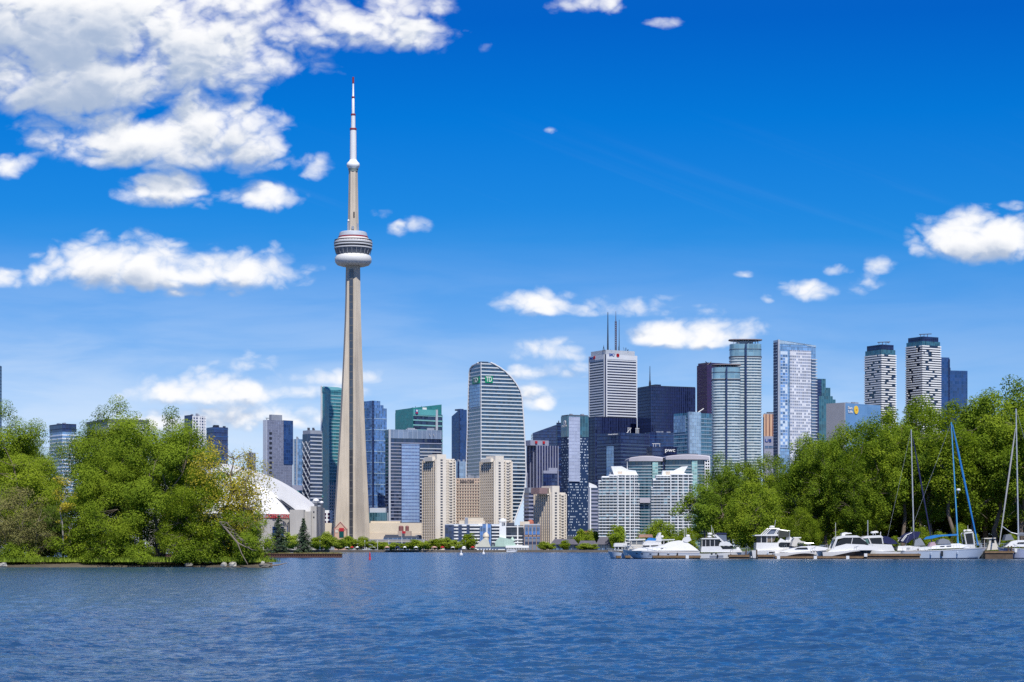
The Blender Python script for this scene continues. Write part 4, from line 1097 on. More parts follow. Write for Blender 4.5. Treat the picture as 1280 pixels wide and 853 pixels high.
text('sign', 'Harbour Castle', 3.4, DGREY, t.root, (t.rx(584), -.7, t.z(601.6)), width=13.5); t.clutter(4, 5)

# ------------------------------------------------------------------ low buildings on the waterfront
t = T('apartment_block', 'mid rise dark blue apartment block with white curved balconies', 556, 556, 626, 656.5, 1968, depth=16, cat='building')
t.core(facade('mid rise glass', lin(30, 48, 92), lin(66, 84, 120), 3.2, 3, .12, .1, var=.5, ior=1.8))
m = MB()
for k in range(8):
    z = 1.2 + k * 3.0
    for a, e, c in ((567, 573, .4), (577, 583.5, .4), (586.5, 600, 1.0), (614, 626, 1.0)):
        x0, x1 = t.rx(a), t.rx(e); m.prism([(x0, 0), (x0 + .6, -1.6 * c - .5), ((x0 + x1) / 2, -2.6 * c - .6), (x1 - .6, -1.6 * c - .5), (x1, 0), (x1, .5), (x0, .5)], z, z + 1.15)
m.build('balcony_edging', WHITE, t.root); MB().box(t.rx(600), t.rx(614), -1.2, 1, 2, t.z(655)).build('blue_bay', G_BLUE, t.root)
m = MB(); m.box(t.rx(608), t.rx(609.3), -1.6, .5, 0, t.z(654.6)); m.box(t.rx(598), t.rx(603), -1.4, 4, t.h - 1, t.z(655)); m.build('white_pier', WHITE, t.root)
MB().prism(rect(t.rx(574), t.rx(606), 3, 13), t.h, t.z(651)).build('penthouse', CREAM, t.root); MB().prism(rect(t.rx(584), t.rx(604), 4, 12), t.z(651), t.z(647.5)).build('penthouse', CREAM, t.root)
MB().box(t.rx(581), t.rx(585), 2, 7, t.h, t.z(647)).build('plant_room', GREY, t.root); t.cap(PALEGREY, .9, .3)
t = T('office_block', 'low white framed office block right of the ferry hall tower', 628, 628, 656, 657, 1962, depth=18, cat='building')
t.core(facade('low dark glass', lin(34, 40, 58), lin(80, 86, 100), 4, 4, .06, .08, var=.5, ior=1.7))
m = MB()
for px in (627.5, 646.3, 654.5): m.box(t.rx(px), t.rx(px + 1.6), -1.0, .6, 0, t.z(656))
for py in (658.2, 669.6): m.box(0, t.b, -.8, .6, t.z(py + 1), t.z(py))
for py in (674, 677.5, 681): m.box(t.rx(643), t.b, -1.6, .6, t.z(py + 1.5), t.z(py))
m.build('frame', WHITE, t.root); t.box('penthouse', CREAM, 650, 662, 652, 657.2); t.box('roof_plant', DGREY, 633, 643, 653.5, 657.2)
t = T('office_block', 'low building with blue windows in brown frames beside the shortest tan condo', 655.5, 655.5, 675.5, 656.5, 1955, depth=18, cat='building')
t.core(plain('grey blue wall', (.2, .24, .31), .6, .1), name='wall')
for r_ in range(3):
    for c_ in range(4):
        x0 = t.rx(656.4 + c_ * 4.7); w = MB().box(x0, x0 + 3.1, -.22, .3, t.z(668.3 + r_ * 7 - (2 if r_ else 0)), t.z(659.5 + r_ * 8.4 + (1.0 if r_ else 0))).build('window', G_BLUE if r_ < 2 else G_NAVY, t.root)
m = MB(); m.piers(t.poly, t.b / 4.3, .6, .5, 0, t.h, (0,)); m.box(0, t.b, -.5, .5, t.z(671), t.z(669)); m.build('frame', plain('brown frame', (.36, .25, .2)), t.root); t.cap(PALEGREY, 1.0, .4)
r = thing('water_tank', 'orange red round tank structure on the roof beside the shortest tan condo', 'tank', (X(663.4, 1970), 1970, GZ + Z(656.4, 1970) - GZ - GZ))
m = MB(); m.lathe([(2.3, 0), (2.9, 1.0), (2.9, 4.4), (2.0, 6.0), (.1, 6.8)], 20); m.build('tank', TERRA, r, smooth=True)
m = MB(); m.box(-3.8, 3.8, -2, 2, -1.9, .05); m.build('base', GREY, r)

# ferry hall with pale green roofs
r = thing('ferry_hall', 'white ferry hall with pale green roofs and a square clock tower', 'building', (X(628, 1915), 1915, GZ)); D = 1915.0; s = D / F
x = lambda px: (px - 628) * s
z = lambda py: Z(py, D) - GZ
MB().box(x(596), x(660), 2, 14, 0, z(683.2)).build('wall', WHITE, r)
m = MB(); m.box(x(624.2), x(632.6), 3, 9, 0, z(653)); m.build('tower', WHITE, r)
m = MB(); m.box(x(623.8), x(633.0), 2.6, 9.4, z(652.3), z(650.6)); m.lathe([(3.1, z(651)), (2.8, z(648.8)), (.1, z(648.0))], 14, x(628.4), 6); m.build('tower_cap', WHITE, r)
MB().box(x(627.2), x(629.6), 2.8, 3.2, z(657.4), z(652.8)).build('clock_face', STEEL, r); MB().box(x(629.8), x(631.4), 2.8, 3.2, z(657), z(653.4)).build('louvre', DGREY, r)
m = MB(); m.lathe([(2.6, 0), (2.5, z(671.5)), (3.0, z(671)), (2.4, z(668)), (1.2, z(666.2)), (.1, z(665.4))], 16, x(607.3), 6); m.build('turret', CREAM, r, smooth=True)
m = MB()
m.xz([(x(593), z(684)), (x(604.5), z(673.5)), (x(610), z(674.5)), (x(613), z(684))], 1, 12)
m.build('roof', plain('pale roof', (.66, .66, .56), .6, .08), r)
m = MB(); m.xz([(x(614), z(683.5)), (x(624.3), z(671.5)), (x(640.5), z(674.5)), (x(646), z(683.5))], .5, 13); m.build('green_roof', COPPER, r)
m = MB(); m.lathe([(2.8, z(676)), (1.3, z(673.6)), (.5, z(671.6)), (.1, z(671))], 12, x(640.5), 6); m.build('green_turret', COPPER, r)
m = MB(); m.box(x(632), x(661), -1, 3, z(685), z(682.2)); m.build('canopy', WHITE, r)
m = MB()
for i in range(14): m.box(x(633.5 + i * 2), x(634.0 + i * 2), -.8, -.4, 0, z(685))
m.build('column', WHITE, r)
for i in range(7):
    MB().box(x(598.5 + i * 3.6), x(600.8 + i * 3.6), 1.75, 2.2, .6, z(686.2)).build('window', G_SHOP, r)
for i in range(2): MB().box(x(613.6 + i * 3), x(615.9 + i * 3), .3, .6, z(682.5), z(679)).build('dormer_window', DGREY, r)

# behind and beside the foot of the observation tower
t = T('exhibition_hall', 'long low cream exhibition hall behind the observation tower', 393, 393, 531, 654, 2508, depth=22, cat='building')
t.core(CREAM, name='wall'); t.box('upper_wall', CREAM, 463, 500, 651.5, 654.2, 2, 30); MB().box(-.2, t.b + .2, -.6, .5, 0, t.z(666)).build('base_wall', TAN, t.root)
MB().box(t.rx(500), t.b, 4, 20, t.h - .5, t.z(653)).build('roof', DGREY, t.root)
t = T('office_block', 'small white block with dark red framed windows left of the observation tower', 403.5, 403.5, 418, 638, 2565, depth=20, cat='building')
t.core(WHITE, name='wall')
for py in (641.5, 645.8, 651.2):
    for px in (406, 409.6): MB().box(t.rx(px), t.rx(px + 2.9), -.25, .4, t.z(py + 3), t.z(py)).build('window', plain('dark red glass', lin(66, 34, 70), .2, .2), t.root)
t.piers(WHITE, 5, 1, .4, sides=(0,)); MB().box(t.rx(415), t.rx(421), -.3, 3, 0, t.h).build('banded_wing', punched('white banded', (.66, .66, .66), lin(60, 60, 80), 40, 3.6, .95, .5), t.root)
r = thing('gabled_building', 'peach gabled building with red trim and a green door by the tower base', 'building', (X(425.5, 2020), 2020, GZ)); D = 2020.0; s = D / F
x = lambda px: (px - 425.5) * s
z = lambda py: Z(py, D) - GZ
peach = plain('peach stucco', (.64, .42, .3), .75, .08)
MB().xz([(x(418), 0), (x(433), 0), (x(433), z(661)), (x(425.5), z(653)), (x(418), z(661))], 0, 14).build('wall', peach, r)
m = MB()
for a, e in (((417.6, 661.5), (425.5, 652.5)), ((433.4, 661.5), (425.5, 652.5)), ((418.4, 676), (418.4, 661)), ((419.5, 662), (432, 662))): m.tube((x(a[0]), -.3, z(a[1])), (x(e[0]), -.3, z(e[1])), .28, .28, 5)
m.build('red_trim', plain('faded red', (.6, .27, .21), .5, .1), r)
MB().box(x(424), x(429.8), -.4, .2, z(672), z(664.5)).build('door', plain('dark green glass', lin(20, 80, 76), .2, .1), r)
MB().box(x(424), x(430), -.7, .2, z(664.3), z(660.2)).build('sign', RED, r); MB().box(x(419), x(422.5), -.3, .3, z(666), z(661.6)).build('window', CREAM, r)
r = thing('drum_building', 'tan building with reddish twin drums on its roof right of the tower base', 'building', (X(505, 2090), 2090, GZ)); D = 2090.0; s = D / F
x = lambda px: (px - 505) * s
z = lambda py: Z(py, D) - GZ
MB().box(x(497), x(513.5), 0, 14, 0, z(664)).build('wall', plain('dusty tan', (.5, .4, .33), .75, .1), r)
for px, w in ((501, 6.2), (508.6, 4.6)): MB().lathe([(w * s * .5, z(664.5)), (w * s * .5, z(658.5)), (w * s * .34, z(657.4)), (.1, z(657.2))], 18, x(px), 5).build('drum', plain('maroon tank', (.24, .1, .1), .6, .15), r)
MB().box(x(502), x(506), -.4, .2, 0, z(664.5)).build('window', DGREY, r)
t = T('low_building', 'long low dark roofed building right of the observation tower base', 479, 479, 529, 672.5, 2030, depth=20, cat='building')
t.core(G_SHOP); t.cap(DGREY, 1.6, .6, 'roof'); t.box('penthouse', DGREY, 481, 497, 668.5, 672.5); t.clutter(5, 3)
r = thing('elevated_road', 'grey elevated road deck on piers behind the shoreline trees', 'bridge', (X(480, 2000), 2000, GZ)); D = 2000.0; s = D / F
x = lambda px: (px - 480) * s
z = lambda py: Z(py, D) - GZ
MB().box(x(441), x(531), 0, 9, z(678), z(675.2)).build('deck', plain('road concrete', (.42, .4, .37), .8, .1, streak=.2), r)
for i in range(12): MB().box(x(443 + i * 7.6), x(444.4 + i * 7.6), 2, 7, 0, z(677.8)).build('pier', concrete, r)
MB().box(x(441), x(531), -.2, .1, z(675.2), z(674.4)).build('railing', STEEL, r)
def pavilion(label, px0, px1, ytop, yeave, D):
    s = D / F; c = (px0 + px1) / 2
    r = thing('pavilion', label, 'pavilion', (X(c, D), D, GZ)); w = (px1 - px0) * s / 2
    ze, zt = Z(yeave, D) - GZ, Z(ytop, D) - GZ
    MB().box(-w * .9, w * .9, 1, 12, 0, ze).build('wall', G_SHOP, r)
    m = MB(); m.loft([[(-w, -1, ze), (w, -1, ze), (w, 14, ze), (-w, 14, ze)], [(-w, -1, ze + .4), (w, -1, ze + .4), (w, 14, ze + .4), (-w, 14, ze + .4)], [(-w * .7, 5, zt), (w * .7, 5, zt), (w * .7, 8, zt), (-w * .7, 8, zt)]])
    m.build('roof', plain('slate roof', (.1, .095, .12), .7, .2, .3), r)
    for i in range(7): MB().box(-w * .95 + i * w * .31, -w * .95 + i * w * .31 + .4, -.8, -.4, 0, ze).build('post', DGREY, r)
pavilion('low slate roofed pavilion right of the shortest tan condo', 688, 723, 674, 681, 1935)
pavilion('low slate roofed pavilion in front of the dotted glass tower', 722, 748, 676, 683.5, 1925)
pavilion('low slate roofed pavilion in front of the left white condo', 745, 780, 671.5, 681, 1930)
t = T('low_building', 'low grey base building under the dotted glass tower', 706, 706, 770, 672, 2020, depth=20, cat='building')
t.core(facade('podium glass', lin(60, 70, 84), lin(110, 115, 120), 4, 4, .12, .2, var=.5), name='glazing'); t.cap(DGREY, 1.2, .4, 'roof'); t.box('awning', plain('brick red', (.36, .12, .1)), 722, 740, 664, 667, -3, 2)

# ------------------------------------------------------------------ trees
def leafmat(name, ca, cb, trans=.4):
    """leaves of two related greens, mixed leaf by leaf and clump by clump"""
    ca, cb = [(q[0] * 1.32, q[1] * 1.25, q[2] * 1.7) for q in (ca, cb)]
    m, nt = newmat(name)
    geo = nt.nodes.new('ShaderNodeNewGeometry')
    tcd = nt.nodes.new('ShaderNodeTexCoord').outputs['Object']
    oi = nt.nodes.new('ShaderNodeObjectInfo')
    k = mth(nt, 'ADD', mth(nt, 'MULTIPLY', geo.outputs['Random Per Island'], .5), mrange(nt, noise(nt, tcd, .55, 3, .5), .3, .7, 0.0, .75))
    k = mth(nt, 'ADD', k, mth(nt, 'MULTIPLY_ADD', oi.outputs['Random'], .3, -.28), clamp=True)
    col = mixc(nt, k, ca, cb)
    d = nt.nodes.new('ShaderNodeBsdfDiffuse'); link(nt, col, d.inputs[0])
    tr = nt.nodes.new('ShaderNodeBsdfTranslucent'); link(nt, vmth(nt, 'MULTIPLY', col, (1.15, 1.25, .6)), tr.inputs[0])
    mx = nt.nodes.new('ShaderNodeMixShader'); mx.inputs[0].default_value = trans
    link(nt, d.outputs[0], mx.inputs[1]); link(nt, tr.outputs[0], mx.inputs[2])
    finish(nt, mx.outputs[0])
    return m
BARK = plain('bark', (.19, .15, .115), .9, .35, 1.2)
PALEBARK = plain('pale bark', (.3, .28, .24), .9, .35, 1.5)
DEADWOOD = plain('dead wood', (.24, .2, .165), .9, .25, 1.5)
L_WILLOW = leafmat('willow leaves', (.08, .135, .010), (.19, .265, .018))
L_BROAD = leafmat('broad leaves', (.065, .118, .011), (.165, .24, .017))
L_BRIGHT = leafmat('bright leaves', (.095, .155, .011), (.22, .29, .019))
L_YELLOW = leafmat('yellow catkin leaves', (.16, .17, .014), (.36, .31, .03))
L_STREET = leafmat('street leaves', (.12, .18, .018), (.27, .34, .03))
L_DARK = leafmat('dark leaves', (.038, .07, .012), (.1, .155, .018))
L_BROWN = leafmat('brown budding twigs', (.09, .085, .025), (.17, .18, .045), .2)
L_SPRUCE = leafmat('spruce needles', (.03, .058, .026), (.075, .11, .045), .1)

def leaves_mesh(name, P, Nn, size, rng, mat, droop=0.0, aspect=.55):
    """one folded leaf (two joined quads would cost double: a single kite) at each point"""
    n = len(P)
    d = rng.normal(size=(n, 3)); d[:, 2] -= droop
    d -= (d * Nn).sum(1, keepdims=True) * Nn * .8
    d /= np.linalg.norm(d, axis=1, keepdims=True) + 1e-9
    e = np.cross(Nn, d); e /= np.linalg.norm(e, axis=1, keepdims=True) + 1e-9
    L = size * rng.uniform(.6, 1.35, (n, 1)); w = L * aspect * rng.uniform(.7, 1.2, (n, 1))
    bend = Nn * L * rng.uniform(-.15, .15, (n, 1))
    V = np.stack([P - d * L * .5, P + e * w * .5 - d * L * .05 + bend, P + d * L * .5, P - e * w * .5 - d * L * .05 + bend], 1).reshape(-1, 3)
    me = bpy.data.meshes.new(name)
    me.vertices.add(4 * n); me.vertices.foreach_set('co', V.astype(np.float32).ravel())
    me.loops.add(4 * n); me.loops.foreach_set('vertex_index', np.arange(4 * n, dtype=np.int32))
    me.polygons.add(n); me.polygons.foreach_set('loop_start', np.arange(0, 4 * n, 4, dtype=np.int32))
    me.update(); me.validate()
    me.materials.append(mat)
    return me

def grow(seed, H, Rx, base, nclump, nleaf, leaf, mat, trunk_r, bark=None, droop=.0, lean=(0, 0), clump=.5, top=.62, stems=1, shell=.45, flat=.82, lower=.5, Ry=None, ragged=.5):
    """returns (crown mesh, trunk mesh): limbs fork to every clump; clumps fill an uneven crown and leave gaps"""
    rng = np.random.default_rng(seed); Ry = Ry or Rx
    zc = base + (H - base) * (1 - top); up, dn = H - zc, zc - base
    C = []
    lob = rng.normal(size=(7, 3)); lob /= np.linalg.norm(lob, axis=1, keepdims=True); amp = rng.uniform(-.35, .35, 7) * ragged * 2
    while len(C) < nclump:
        v = rng.normal(size=3); v /= np.linalg.norm(v)
        r = shell + (1 - shell) * rng.random() ** .6
        r *= 1 + (np.exp(4 * ((lob @ v) - 1)) * amp).sum()
        r = min(r, 1.22)
        z = v[2] * (up if v[2] > 0 else dn) * r
        p = np.array([v[0] * Rx * r, v[1] * Ry * r, zc + z])
        if v[2] < 0: p[:2] *= 1 - (1 - lower) * (-v[2]) ** 1.5
        if p[2] < .3 or p[2] > H * 1.02: continue
        C.append(p)
    C = np.array(C); t = (C[:, 2:3] / H)
    C[:, :2] += t ** 1.4 * np.array(lean)
    cr = clump * rng.uniform(.55, 1.45, nclump)
    wgt = cr ** 2; idx = rng.choice(nclump, nleaf, p=wgt / wgt.sum())
    q = rng.normal(size=(nleaf, 3)); q /= np.linalg.norm(q, axis=1, keepdims=True)
    rad = rng.random((nleaf, 1)) ** .36
    off = q * rad * cr[idx][:, None] * np.array([1.15, 1.15, flat]); off[:, 2] -= droop * rng.random(nleaf) ** 1.5 * cr[idx] * 2.2
    P = C[idx] + off
    P[:, 2] = np.maximum(P[:, 2], .12)
    ctr = np.array([0, 0, zc]); outw = P - ctr; outw /= np.linalg.norm(outw, axis=1, keepdims=True) + 1e-9
    Nn = .6 * q + .22 * outw + np.array([.1, -.36, .62]) + rng.normal(size=(nleaf, 3)) * .36   # leaves turn to the noon sun
    Nn /= np.linalg.norm(Nn, axis=1, keepdims=True)
    crown = leaves_mesh('crown', P, Nn, leaf, rng, mat, droop)
    m = MB(); forks = []
    for s_ in range(stems):
        a = rng.random() * 6.28; o = np.array([math.cos(a), math.sin(a), 0]) * (0 if stems == 1 else trunk_r * 2.2)
        tilt = np.array([math.cos(a), math.sin(a), 0]) * (0 if stems == 1 else Rx * .4)
        pts = []; 
        for i in range(7):
            u = i / 6; ht = base + (H - base) * .72 if stems == 1 else base + (H - base) * .55
            p = o + tilt * u ** 1.3 + np.array([lean[0] * (u * ht / H) ** 1.4, lean[1] * (u * ht / H) ** 1.4, ht * u]) + (rng.normal(size=3) * np.array([.02, .02, 0]) * H * (u > 0))
            pts.append(p)
        pts[0][2] = -.6
        rr = [trunk_r * (1.25 if i == 0 else 1) * (1 - .8 * i / 6) / (1 if stems == 1 else stems ** .35) for i in range(7)]
        m.path(pts, rr, 7); forks += [(p, r) for p, r in list(zip(pts, rr))[2:]]
    nb = min(nclump, 46)
    for c in C[rng.choice(nclump, nb, replace=False)]:
        cand = [(np.linalg.norm(c - p) + 1.2 * max(0, p[2] - c[2]), k) for k, (p, r) in enumerate(forks)]
        k = min(cand)[1]; p, r = forks[k]
        mid = (p + c) / 2 + np.array([0, 0, .1 * np.linalg.norm(c - p)]) + rng.normal(size=3) * .08 * np.linalg.norm(c - p)
        r0 = max(.018, min(r * .6, trunk_r * .38)); m.path([p, mid, c], [r0, r0 * .55, r0 * .16], 4)
        for _ in range(2):
            e = c + rng.normal(size=3) * clump * .8; m.path([mid, (mid + e) / 2 + rng.normal(size=3) * .1 * clump, e], [r0 * .38, r0 * .25, r0 * .1], 3)
    tr = m.build('trunk', bark or BARK, None, smooth=True)
    tm = tr.data; bpy.data.objects.remove(tr)
    return crown, tm

def plant(kit, label, loc, rz=0.0, sc_=1.0, name='tree', cat='tree', group=None):
    r = thing(name, label, cat, loc, rz, group); r.scale = (sc_, sc_, sc_) if not isinstance(sc_, tuple) else sc_
    for nm, me in (('crown', kit[0]), ('trunk', kit[1])):
        o = bpy.data.objects.new(nm, me); COL.objects.link(o); o.parent = r
    return r

# -------- the near island on the left
grass_m = plain('bank grass', (.075, .125, .02), .95, .4, .8)
mud = plain('bank earth', (.11, .09, .06), .95, .4, .8)
DI = 142.0
def island(name, pts_front, back, z):
    front = [(X(px, d), d) for px, d in pts_front]
    n = len(front); rr = random.Random(2)
    m = MB()
    m.loft([[(x, y - .5, -.6) for x, y in front] + [(X(322, back), back, -.6), (front[0][0] * 1.6, back, -.6)],
            [(x, y + .1, .1) for x, y in front] + [(X(322, back), back, .1), (front[0][0] * 1.6, back, .1)],
            [(x - (.4 if i == n - 1 else 0), y + 2.2, z + rr.uniform(-.1, .1)) for i, (x, y) in enumerate(front)] + [(X(320, back), back, z), (front[0][0] * 1.6, back, z)]])
    return structure(m.build(name, mud))
fr = [(-260, 150), (-120, 147), (0, 144.5), (60, 143.5), (110, 144.5), (160, 145.5), (210, 145.8), (255, 144.6), (300, 142.2), (336, 140.5), (340.5, 141)]
island('island', fr, 215, .3)
def grass_on(name, pts, n, hgt, seed, w=.03, mat=None):
    rng = np.random.default_rng(seed); i = rng.integers(0, len(pts), n); p = np.array(pts)[i]
    P = p + rng.normal(size=(n, 3)) * np.array([.35, .35, 0])
    h = hgt * rng.uniform(.4, 1.3, n); a = rng.random(n) * 6.28; ln = rng.normal(size=(n, 2)) * .3 * h[:, None]
    dx = np.stack([np.cos(a), np.sin(a), 0 * a], 1) * w
    T_ = P + np.stack([ln[:, 0], ln[:, 1], h], 1)
    V = np.stack([P - dx, P + dx, T_], 1).reshape(-1, 3)
    me = bpy.data.meshes.new(name); me.vertices.add(3 * n); me.vertices.foreach_set('co', V.astype(np.float32).ravel())
    me.loops.add(3 * n); me.loops.foreach_set('vertex_index', np.arange(3 * n, dtype=np.int32))
    me.polygons.add(n); me.polygons.foreach_set('loop_start', np.arange(0, 3 * n, 3, dtype=np.int32)); me.update(); me.validate()
    me.materials.append(mat or leafmat(name + ' blades', (.1, .17, .015), (.22, .3, .03), .3))
    o = bpy.data.objects.new(name, me); COL.objects.link(o); return o
gp = []; rr = random.Random(9)
for i in range(900):
    px = rr.uniform(-60, 336); d = 145.3 + rr.random() * 2.2 - max(0, (px - 250) / 86) * 3.2
    gp.append((X(px, d), d, .35))
o = grass_on('grass', gp, 26000, .32, 3); tag(o, 'tall bright grass along the muddy edge of the left island', 'grass', kind='stuff')

K_BIG = grow(11, 10.6, 6.2, .5, 150, 98000, .132, L_WILLOW, .34, stems=5, clump=.78, top=.62, shell=.35, lower=.92, Ry=4.2, ragged=.6)
plant(K_BIG, 'largest rounded bright green willow on the left island, touching the water', (X(196, 150), 150, .4), name='willow_tree')
K_SIDE = grow(12, 8.0, 4.3, .05, 125, 62000, .122, L_BRIGHT, .26, stems=3, clump=.72, top=.6, shell=.35, lower=.95, Ry=3.2)
plant(K_SIDE, 'lower bright green bushy tree left of the largest willow on the island', (X(138, 148.5), 148.5, .4), 1.1, (.8, .8, .86), name='willow_tree')
plant(K_SIDE, 'shorter bushy green tree overlapping the right side of the largest willow', (X(258, 147.5), 147.5, .35), 3.4, .8, name='willow_tree')
K_AIRY = grow(13, 12.0, 2.7, 1.8, 110, 52000, .135, L_WILLOW, .22, flat=1.1, clump=.74, top=.5, shell=.15, ragged=.35)
plant(K_AIRY, 'tallest airy tree rising behind the largest willow', (X(152, 162), 162, .5), .3, 1.0)
plant(K_AIRY, 'second airy tree top showing just right above the largest willow', (X(218, 160), 160, .5), 2.2, .92)
plant(K_AIRY, 'loose leafed tree between the largest willow and the glass apartment block', (X(122, 164), 164, .5), 4.0, .95)
plant(K_AIRY, 'light crowned tree near the left edge beside the glass apartment block', (X(40, 166), 166, .5), 5.2, .88)
plant(K_AIRY, 'small light crowned tree at the left edge, behind the brown shrubs', (X(14, 160), 160, .5), 1.5, .96)
K_LEFT = grow(14, 9.6, 3.4, .3, 100, 46000, .125, L_BRIGHT, .25, clump=.7, top=.6, shell=.3)
plant(K_LEFT, 'dense yellow green tree at the left edge above the brown shrubs', (X(22, 154), 154, .4), .2, .98)
plant(K_LEFT, 'dense green tree beyond the left edge of the photo', (X(-62, 154), 154, .4), 2.2, 1.0)
plant(K_LEFT, 'smaller leafy tree left of the pale bare trunk', (X(56, 158), 158, .4), 4.2, .62)
K_YEL = grow(15, 9.0, 2.4, 2.4, 46, 8000, .15, L_YELLOW, .17, clump=.62, top=.5, shell=.45, droop=1.2, lean=(.9, 0), ragged=.9)
plant(K_YEL, 'yellowish drooping willow with open branches before the stadium roof', (X(280, 147), 147, .3), .0, 1.0, name='willow_tree')
K_YEL2 = grow(25, 7.4, 1.7, 1.2, 34, 3600, .14, L_YELLOW, .12, clump=.5, top=.5, shell=.4, droop=1.6, lean=(.7, 0), ragged=.9)
plant(K_YEL2, 'small yellow green willow hanging over the right tip of the island', (X(300, 145), 145, .3), .5, .98, name='willow_tree')
K_SHR = grow(16, 3.6, 1.5, .05, 46, 9000, .13, L_WILLOW, .08, stems=3, clump=.5, top=.6, shell=.3, lower=.95)
plant(K_SHR, 'green drooping shrub at the right tip of the island', (X(316, 143.0), 143.0, .12), .3, (.72, .7, 1.1), name='shrub', cat='shrub')
plant(K_SHR, 'low green shrub behind the grey dead branches', (X(289, 145), 145, .3), 2.0, (1.15, 1, 1.05), name='shrub', cat='shrub')
plant(K_SHR, 'low leafy shrub right of the pale bare trunk', (X(98, 146.8), 146.8, .35), 4.0, (1.2, 1, .9), name='shrub', cat='shrub')
K_EDGE = grow(20, 1.7, 1.5, .02, 30, 6500, .12, L_WILLOW, .04, stems=3, clump=.42, top=.65, shell=.2, lower=1.0, Ry=.9)
for i, (px, k, lab) in enumerate([(20, 1.0, 'under the larger brown shrub'), (112, .95, 'right of the pale bare trunk'), (140, 1.15, 'under the lower bright green bushy tree'), (168, 1.0, 'under the left part of the largest willow'), (240, 1.2, 'under the right part of the largest willow'), (266, 1.0, 'left of the dead branches'), (304, .8, 'right of the dead branches')]):
    d = 146.0 - max(0, (px - 230) / 100) * 2.8
    plant(K_EDGE, 'low green shoreline shrub ' + lab, (X(px, d), d, .12), i * 1.9, (k, k * .8, k), name='shrub', cat='shrub', group='shrubs along the island shore')
K_DSH = grow(17, 4.6, 1.9, .05, 50, 10000, .14, L_DARK, .1, stems=3, clump=.55, top=.6, shell=.3, lower=.9)
plant(K_DSH, 'dark green shrub left of the pale bare trunk', (X(52, 149), 149, .4), .8, 1.0, name='shrub', cat='shrub')
plant(K_DSH, 'dark green shrub behind the pale bare trunk', (X(84, 152), 152, .4), 2.8, 1.15, name='shrub', cat='shrub')
K_BRN = grow(18, 6.6, 2.1, .1, 56, 9000, .12, L_BROWN, .1, bark=DEADWOOD, stems=5, clump=.62, top=.6, shell=.25, lower=.9, ragged=.7)
plant(K_BRN, 'larger brown twiggy shrub barely in leaf at the left edge', (X(16, 147.5), 147.5, .35), .0, 1.0, name='shrub', cat='shrub')
plant(K_BRN, 'smaller brown twiggy shrub beside the dark green shrub', (X(43, 147), 147, .35), 2.0, .74, name='shrub', cat='shrub')
K_PALE = grow(19, 7.2, .75, 1.6, 16, 1300, .13, L_YELLOW, .085, bark=PALEBARK, clump=.34, top=.5, shell=.2, ragged=1)
plant(K_PALE, 'slender pale bare trunk with few leaves between the left trees', (X(79, 146.5), 146.5, .35), .0, .95)
# dead branches fallen at the water edge
m = MB(); rng = np.random.default_rng(3)
m.path([(-.75, .2, 2.75), (-.2, 0, 2.15), (.45, -.1, 1.35), (1.25, -.2, .95)], [.03, .06, .055, .03], 6); m.path([(.45, -.1, 1.35), (.75, -.3, .6), (1.15, -.4, -.1)], [.04, .03, .02], 5)
for i in range(13):
    t_ = rng.random(); p = np.array([-.75 + 2.0 * t_, .1 - .3 * t_, 2.75 - 1.8 * t_]); e = p + np.array([rng.uniform(.1, .9), rng.uniform(-.5, .4), rng.uniform(-.75, .25)])
    q = (p + e) / 2 + rng.normal(size=3) * .1; m.path([p, q, e], [.03, .022, .007], 5)
    m.path([q, q + np.array([rng.uniform(0, .4), rng.uniform(-.2, .2), rng.uniform(-.4, .1)])], [.015, .005], 4)
o = m.build('dead_branch', DEADWOOD, smooth=True); o.location = (X(291, 143), 141.9, .3); o.rotation_euler = (0, 0, .1)
tag(o, 'tangle of grey dead branches hanging over the island shore', 'branch')
def rock(px, d, w, h, label, mat, seed):
    rr = random.Random(seed); m = MB()
    m.lathe([(.01, -.1), (w * .5, -.05), (w * .52, h * .4), (w * .36, h * .85), (.01, h)], 9)
    m.v = [(x + rr.uniform(-.12, .12) * w, y + rr.uniform(-.12, .12) * w, z + rr.uniform(-.1, .1) * h) for x, y, z in m.v]
    o = m.build('rock', mat); o.location = (X(px, d), d, .12); tag(o, label, 'rock')
PALEROCK = plain('pale rock', (.42, .4, .35), .9, .25, 2)
DKROCK = plain('dark rock', (.16, .15, .13), .9, .3, 2)
rock(280, 142.6, .42, .24, 'pale rock on the island shore below the dead branches, leftmost of three', PALEROCK, 1)
rock(291, 142.0, .5, .26, 'pale rock on the island shore below the dead branches, the largest', PALEROCK, 2)
rock(328, 140.4, .3, .3, 'small pale rock near the right tip of the island', PALEROCK, 3)
rock(330.5, 140.1, .7, .16, 'flat dark rock at the right tip of the island', DKROCK, 4)
rock(4, 144.2, .5, .2, 'pale rock at the water edge under the brown shrub', PALEROCK, 5)
rock(236, 144.7, .6, .18, 'flat dark rock at the water edge under the largest willow', DKROCK, 6)
m = MB(); m.path([(0, 0, .1), (.7, -.1, .16), (1.3, -.15, .3)], [.06, .05, .02], 6); o = m.build('driftwood', DEADWOOD, smooth=True); o.location = (X(335, 140.5), 140.4, .02); tag(o, 'grey driftwood log reaching from the island tip into the water', 'driftwood')

